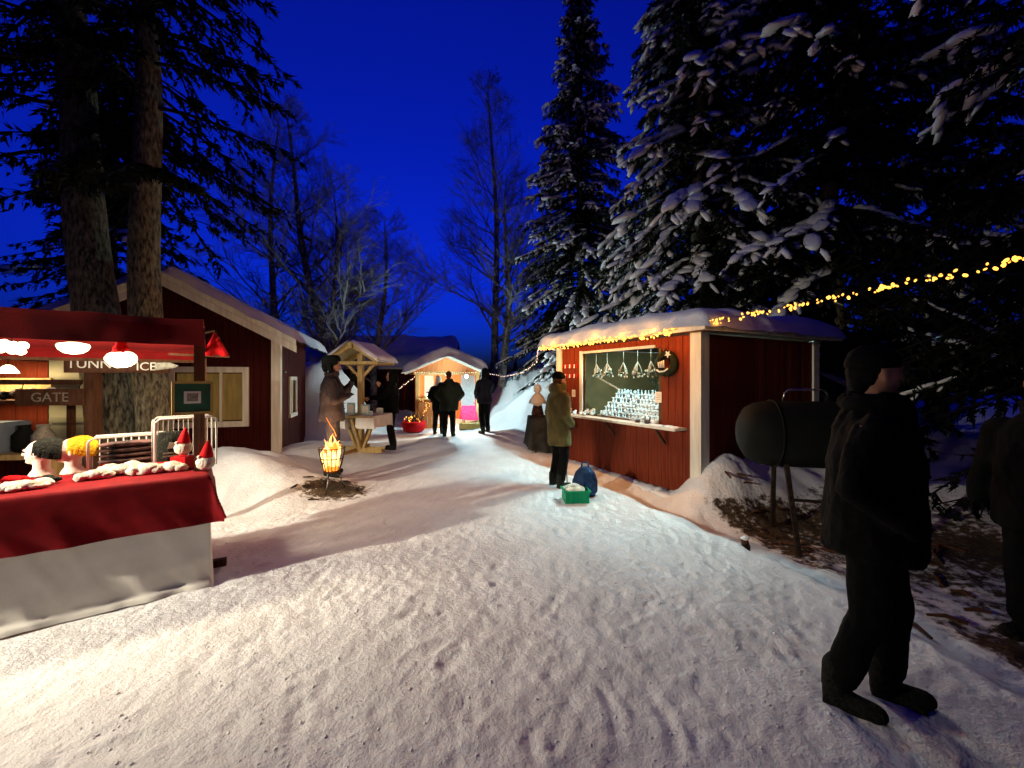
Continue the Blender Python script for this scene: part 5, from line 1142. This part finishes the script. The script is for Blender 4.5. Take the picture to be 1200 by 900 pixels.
# ------------------------------------------------------------------ people
def person(label, loc, rz, ht=1.75, coat='wool_black', trousers='wool_black', hat=None, hat_kind='beanie', coat_len=.50, armL='down', armR='down', stride=.0, wide=1.0, hair='hair', boots='wool_black', hood=False, scarf=None, head_turn=0, skirt=1.0, gloves=None, seed=1, vx=1.0):
    """faces local +y; coat_len = height of the coat hem as a share of the body height"""
    k = ht/1.75; root = thing('person', label, 'person', loc, rz, None); root.scale = (k, k, k)
    w = wide
    HIP = .90; SH = 1.42
    hip = {s: Vector((s*.09, 0, HIP)) for s in (-1, 1)}; knee = {s: Vector((s*.10, .03+s*stride*.5, .48)) for s in (-1, 1)}; ank = {s: Vector((s*.11, -.03+s*stride, .09)) for s in (-1, 1)}
    shd = {s: Vector((s*.185*w, 0, SH-.03)) for s in (-1, 1)}
    elb = {}; wri = {}; hdir = {}
    for s, a in ((-1, armL), (1, armR)):
        if a == 'down': elb[s] = Vector((s*.25*w, -.03, 1.13)); wri[s] = Vector((s*.26*w, .06, .88)); hdir[s] = Vector((0, .25, -1))
        elif a == 'pocket': elb[s] = Vector((s*.29*w, -.07, 1.14)); wri[s] = Vector((s*.20*w, .10, .97)); hdir[s] = Vector((-s*.6, .5, -.5))
        elif a == 'fold': elb[s] = Vector((s*.26*w, .06, 1.14)); wri[s] = Vector((s*.05, .24, 1.20)); hdir[s] = Vector((-s, .3, .2))
        elif a == 'up': elb[s] = Vector((s*.22*w, .15, 1.20)); wri[s] = Vector((s*.09, .27, 1.40)); hdir[s] = Vector((-s*.3, .3, 1))
        elif a == 'reach': elb[s] = Vector((s*.23*w, .20, 1.20)); wri[s] = Vector((s*.16, .44, 1.16)); hdir[s] = Vector((0, 1, -.1))
    # continuous body
    b = MB()
    b.loft([(0, 0, .84, .12, .09), (0, 0, .93, .155, .105), (0, 0, 1.08, .135, .095), (0, .0, 1.25, .16, .11), (0, 0, 1.38, .17, .10), (0, 0, 1.45, .10, .07), (0, 0, 1.48, .06, .055)])
    b.cap((0, -.005, 1.42), .055, (0, .01, 1.56), .052)
    hr = Matrix.Rotation(head_turn, 3, 'Z'); HC = Vector((0, .015, 1.635))
    def hp(v): return HC+hr @ Vector(v)
    b.ell(HC+Vector((0, 0, .015)), (.074, .094, .105)); b.ell(hp((0, .028, -.05)), (.056, .060, .062), rot=hr)
    b.cap(hp((0, .090, .012)), .010, hp((0, .108, -.018)), .014); b.cap(hp((-.018, .084, -.050)), .008, hp((.018, .084, -.050)), .008); b.cap(hp((0, .075, -.085)), .018, hp((0, .06, -.09)), .02)
    for s in (-1, 1):
        b.ell(hp((s*.075, -.005, 0)), (.010, .018, .030), 8, 6, hr); b.ell(hp((s*.032, .084, .035)), (.018, .010, .008), 8, 6, hr)
        b.cap(hip[s], .085, knee[s], .056); b.cap(knee[s], .054, ank[s], .040); b.cap(ank[s]-Vector((0, .03, .03)), .042, ank[s]+Vector((s*.02, .13, -.05)), .034)
        b.cap(shd[s], .058, elb[s], .044); b.cap(elb[s], .042, wri[s], .028)
        d_ = hdir[s].normalized(); ref = Vector((s, 0, 0)) if abs(d_.x) < .8 else Vector((0, 0, 1)); n2 = (ref-d_*ref.dot(d_)).normalized(); ac = d_.cross(n2)
        pc = wri[s]+d_*.05; b.cap(wri[s], .026, pc+d_*.02, .030)
        for q, (off, fl) in enumerate(((-.030, .060), (-.010, .072), (.010, .068), (.030, .052))):
            f0 = wri[s]+d_*.075+ac*off; f1 = f0+d_*fl*.55-n2*.006; f2 = f1+d_*fl*.40-n2*.022; b.cap(f0-d_*.02, .0105, f1, .0095, 7); b.cap(f1, .0095, f2, .008, 7)
        t0 = wri[s]+d_*.035-ac*.028; t1 = t0-ac*.026+d_*.028-n2*.008; b.cap(t0, .012, t1, .011, 7); b.cap(t1, .011, t1+d_*.030-n2*.01, .009, 7)
    me = remesh(b, .0095*vx, 2); me.materials.append(M['skin']); link('body', me, root)
    if gloves: me.materials.append(M[gloves]); gl_i = 1
    if gloves:
        for p_ in me.polygons:
            c = p_.center
            if any((c-wri[s]).length < .17 and (c-wri[s]).dot(hdir[s]) > -.01 for s in (-1, 1)): p_.material_index = 1
    for s in (-1, 1): MB().ell(hp((s*.031, .086, .020)), (.012, .006, .006), 8, 6, hr).build('eye', 'wire', root, True)
    # trousers
    t = MB(); t.loft([(0, 0, .80, .15, .11), (0, 0, .93, .17, .125), (0, 0, 1.02, .16, .118)])
    for s in (-1, 1): t.cap(hip[s], .105, knee[s], .080); t.cap(knee[s], .080, ank[s]+Vector((0, 0, .05)), .070)
    me = remesh(t, .012*vx, 3, .012, seed); me.materials.append(M[trousers]); link('trousers', me, root)
    for s in (-1, 1):
        q = MB(); q.cap(ank[s]+Vector((0, -.01, .10)), .066, ank[s]+Vector((0, -.02, -.01)), .060); q.cap(ank[s]+Vector((0, -.03, -.045)), .046, ank[s]+Vector((s*.025, .135, -.047)), .044); q.box(tuple(ank[s]+Vector((-.04, -.07, -.09))), tuple(ank[s]+Vector((.045, .14, -.06))))
        me = remesh(q, .011*vx, 3); me.materials.append(M[boots]); link('boot', me, root)
    # coat
    c = MB(); zh = coat_len*1.75
    rings = [(0, 0, zh, .205*w*skirt, .160*w*skirt), (0, 0, zh+.04, .21*w*skirt, .165*w*skirt)]
    for z, rx, ry in ((.95, .205, .160), (1.08, .195, .150), (1.22, .205, .150), (1.36, .205, .135), (1.44, .15, .105), (1.50, .085, .08), (1.535, .075, .078)):
        if z > zh+.08: rings.append((0, 0, z, rx*w, ry*w))
    c.loft(rings, 20)
    for s in (-1, 1):
        c.cap(shd[s]+Vector((-s*.01, 0, -.01)), .088, elb[s], .072); c.cap(elb[s], .072, wri[s]-(wri[s]-elb[s]).normalized()*.02, .052)
    if hood: c.ell((0, -.075, 1.515), (.125, .095, .10)); c.tube([(.092*math.cos(a), .095*math.sin(a)-.012, 1.56+.02*math.sin(a)) for a in np.linspace(0, 6.2832, 17)], .030, 7, False)
    c.tube([(.085*math.cos(a), .085*math.sin(a)-.0, 1.52+.012*math.cos(a)) for a in np.linspace(0, 6.2832, 17)], .028, 7, False)
    me = remesh(c, .012*vx, 4, .020, seed+3); me.materials.append(M[coat]); link('coat', me, root)
    for q in range(5): MB().ell((0, .162*w, 1.0+.08*q), (.010, .006, .010), 8, 5).build('button', 'ornament_dark', root) if coat_len < .5 else None
    if scarf:
        me = remesh(MB().tube([(.095*math.cos(a), .10*math.sin(a), 1.50+.01*math.sin(a*2)) for a in np.linspace(0, 6.2832, 17)], .042, 8, False).cap((.03, .12, 1.48), .035, (.04, .15, 1.28), .03), .012, 2, .01, seed); me.materials.append(M[scarf]); link('scarf', me, root)
    h_ = MB()
    if hat_kind == 'beanie': h_.loft([(0, -.004, 1.668, .088, .106), (0, -.004, 1.683, .094, .111), (0, -.002, 1.71, .092, .110), (0, -.008, 1.755, .072, .088), (0, -.012, 1.785, .03, .04)], 20)
    elif hat_kind == 'fur': h_.loft([(0, -.01, 1.65, .115, .13), (0, -.01, 1.70, .125, .14), (0, -.01, 1.765, .118, .13), (0, -.01, 1.80, .08, .09)], 20); [h_.cap((s*.092, -.02, 1.66), .045, (s*.09, .0, 1.54), .035) for s in (-1, 1)]; h_.cap((0, -.10, 1.64), .05, (0, -.09, 1.58), .04)
    elif hat_kind == 'hood': h_.loft([(0, -.04, 1.50, .11, .11), (0, -.025, 1.58, .115, .125), (0, -.02, 1.68, .112, .125), (0, -.02, 1.745, .085, .10), (0, -.03, 1.78, .03, .04)], 20)
    elif hat_kind == 'hair': h_.ell((0, -.012, 1.665), (.085, .098, .098)); h_.ell((0, -.05, 1.60), (.072, .055, .07))
    elif hat_kind == 'shawl': h_.loft([(0, -.02, 1.46, .14, .13), (0, -.02, 1.55, .10, .11), (0, -.012, 1.64, .092, .108), (0, -.012, 1.72, .085, .10), (0, -.02, 1.765, .04, .05)], 20)
    me = remesh(h_, .010*vx, 2, .006, seed)
    if hat_kind in ('hood', 'shawl', 'hair', 'fur'):      # leave the face free
        bm = bmesh.new(); bm.from_mesh(me); kill = []
        for v in bm.verts:
            q = hr.inverted() @ (v.co-HC)
            if q.y > .045 and abs(q.x) < .075 and -.14 < q.z < .075: kill.append(v)
        bmesh.ops.delete(bm, geom=kill, context='VERTS'); bm.to_mesh(me); bm.free()
    me.materials.append(M[hat or hair]); o = link({'hair': 'hair', 'hood': 'hood', 'shawl': 'headscarf'}.get(hat_kind, 'hat'), me, root)
    if hat_kind == 'beanie':
        q = MB(); q.ell((0, -.016, 1.650), (.082, .092, .088)); q.ell((0, -.05, 1.59), (.066, .05, .06)); me = remesh(q, .010*vx, 2, .005, seed); bm = bmesh.new(); bm.from_mesh(me)
        bmesh.ops.delete(bm, geom=[v for v in bm.verts if (hr.inverted() @ (v.co-HC)).y > .02], context='VERTS'); bm.to_mesh(me); bm.free(); me.materials.append(M[hair]); link('hair', me, root)
    return root
M['olive'] = mat('olive parka', (.115, .092, .034), (.08, .064, .023), .85, 9, .4, 50)
M['maroon'] = mat('grey brown snowsuit', (.055, .042, .042), (.034, .025, .026), .85, 9, .4, 50)
M['near_black'] = mat('near black cloth', (.004, .004, .004), (.0025, .0025, .0025), .95, 9, .3, 50)
M['dark_green'] = mat('dark green jacket', (.020, .024, .014), (.013, .016, .010), .85, 9, .3, 50)
M['navy_dark'] = mat('dark navy cloth', (.012, .013, .020), (.008, .008, .012), .85, 9, .3, 50)
M['orange_knit'] = mat('orange knit', (.22, .10, .03), (.15, .06, .02), .9, 40, .6, 90)
def ang(dx, dy): return math.atan2(dy, dx)-math.pi/2        # local +y towards (dx,dy)
def stand(px, py): p = gp(px, py); return (p.x, p.y, gh(p.x, p.y)-.012)
person('person in an olive knee length parka and black hat at the booth counter', stand(655, 569), ang(.9, .42), 1.68, 'olive', 'near_black', 'near_black', 'beanie', .37, 'down', 'pocket', wide=1.05, hood=True, gloves='near_black', seed=2, vx=1.15)
person('person in a grey brown snowsuit and fur hat standing behind the fire basket', (-2.76, 6.15, gh(-2.76, 6.15)-.01), ang(.95, .30), 1.80, 'maroon', 'maroon', 'near_black', 'fur', .47, 'up', 'fold', wide=1.1, hood=False, gloves='near_black', seed=3, vx=1.25)
person('person in black reaching towards the roofed table', stand(459, 527), ang(-.95, -.25), 1.74, 'near_black', 'near_black', 'near_black', 'hood', .46, 'reach', 'up', wide=1.0, seed=4, vx=1.6)
person('person in a dark coat and pale headscarf seen from behind at the kiosk', stand(514, 508), ang(.1, 1), 1.66, 'near_black', 'near_black', 'fleece', 'shawl', .40, 'pocket', 'pocket', wide=.95, seed=5, vx=1.6)
person('broad bareheaded person in a dark green jacket seen from behind at the kiosk', stand(526, 511), ang(-.05, 1), 1.80, 'dark_green', 'near_black', None, 'hair', .40, 'pocket', 'pocket', wide=1.22, seed=6, vx=1.6)
person('person in dark clothes and hood beside the pink table', stand(568, 510), ang(-.55, .85), 1.80, 'navy_dark', 'near_black', 'near_black', 'hood', .47, 'pocket', 'fold', stride=.06, wide=1.02, seed=7, vx=1.6)
person('near person in black standing turned away on the dark path beside the smoker', (1.78, 1.98, gh(1.78, 1.98)-.012), ang(.75, -.66), 1.74, 'near_black', 'near_black', 'near_black', 'beanie', .44, 'pocket', 'pocket', stride=-.09, wide=1.22, seed=8, head_turn=.5, gloves='near_black', scarf='near_black', hair='near_black')
person('person in black with an orange knitted hat in the dark on the bank', (3.40, 2.55, gh(3.4, 2.55)-.012), ang(-.9, -.3), 1.72, 'near_black', 'near_black', 'orange_knit', 'beanie', .42, 'pocket', 'down', wide=1.15, seed=9, gloves='near_black', hood=True)
wp = gp(664, 572); o = thing('walking_stick', 'thin pale walking stick beside the person in the olive parka', 'stick', (wp.x+.02, wp.y+.05, gh(wp.x, wp.y)-.01)); MB().tube([(0, 0, 0), (-.02, .06, .5), (-.045, .10, .93)], .009, 6).build('shaft', 'straw', o); MB().ell((-.046, .10, .94), (.016, .03, .014), 8, 6).build('grip', 'wire', o, True)
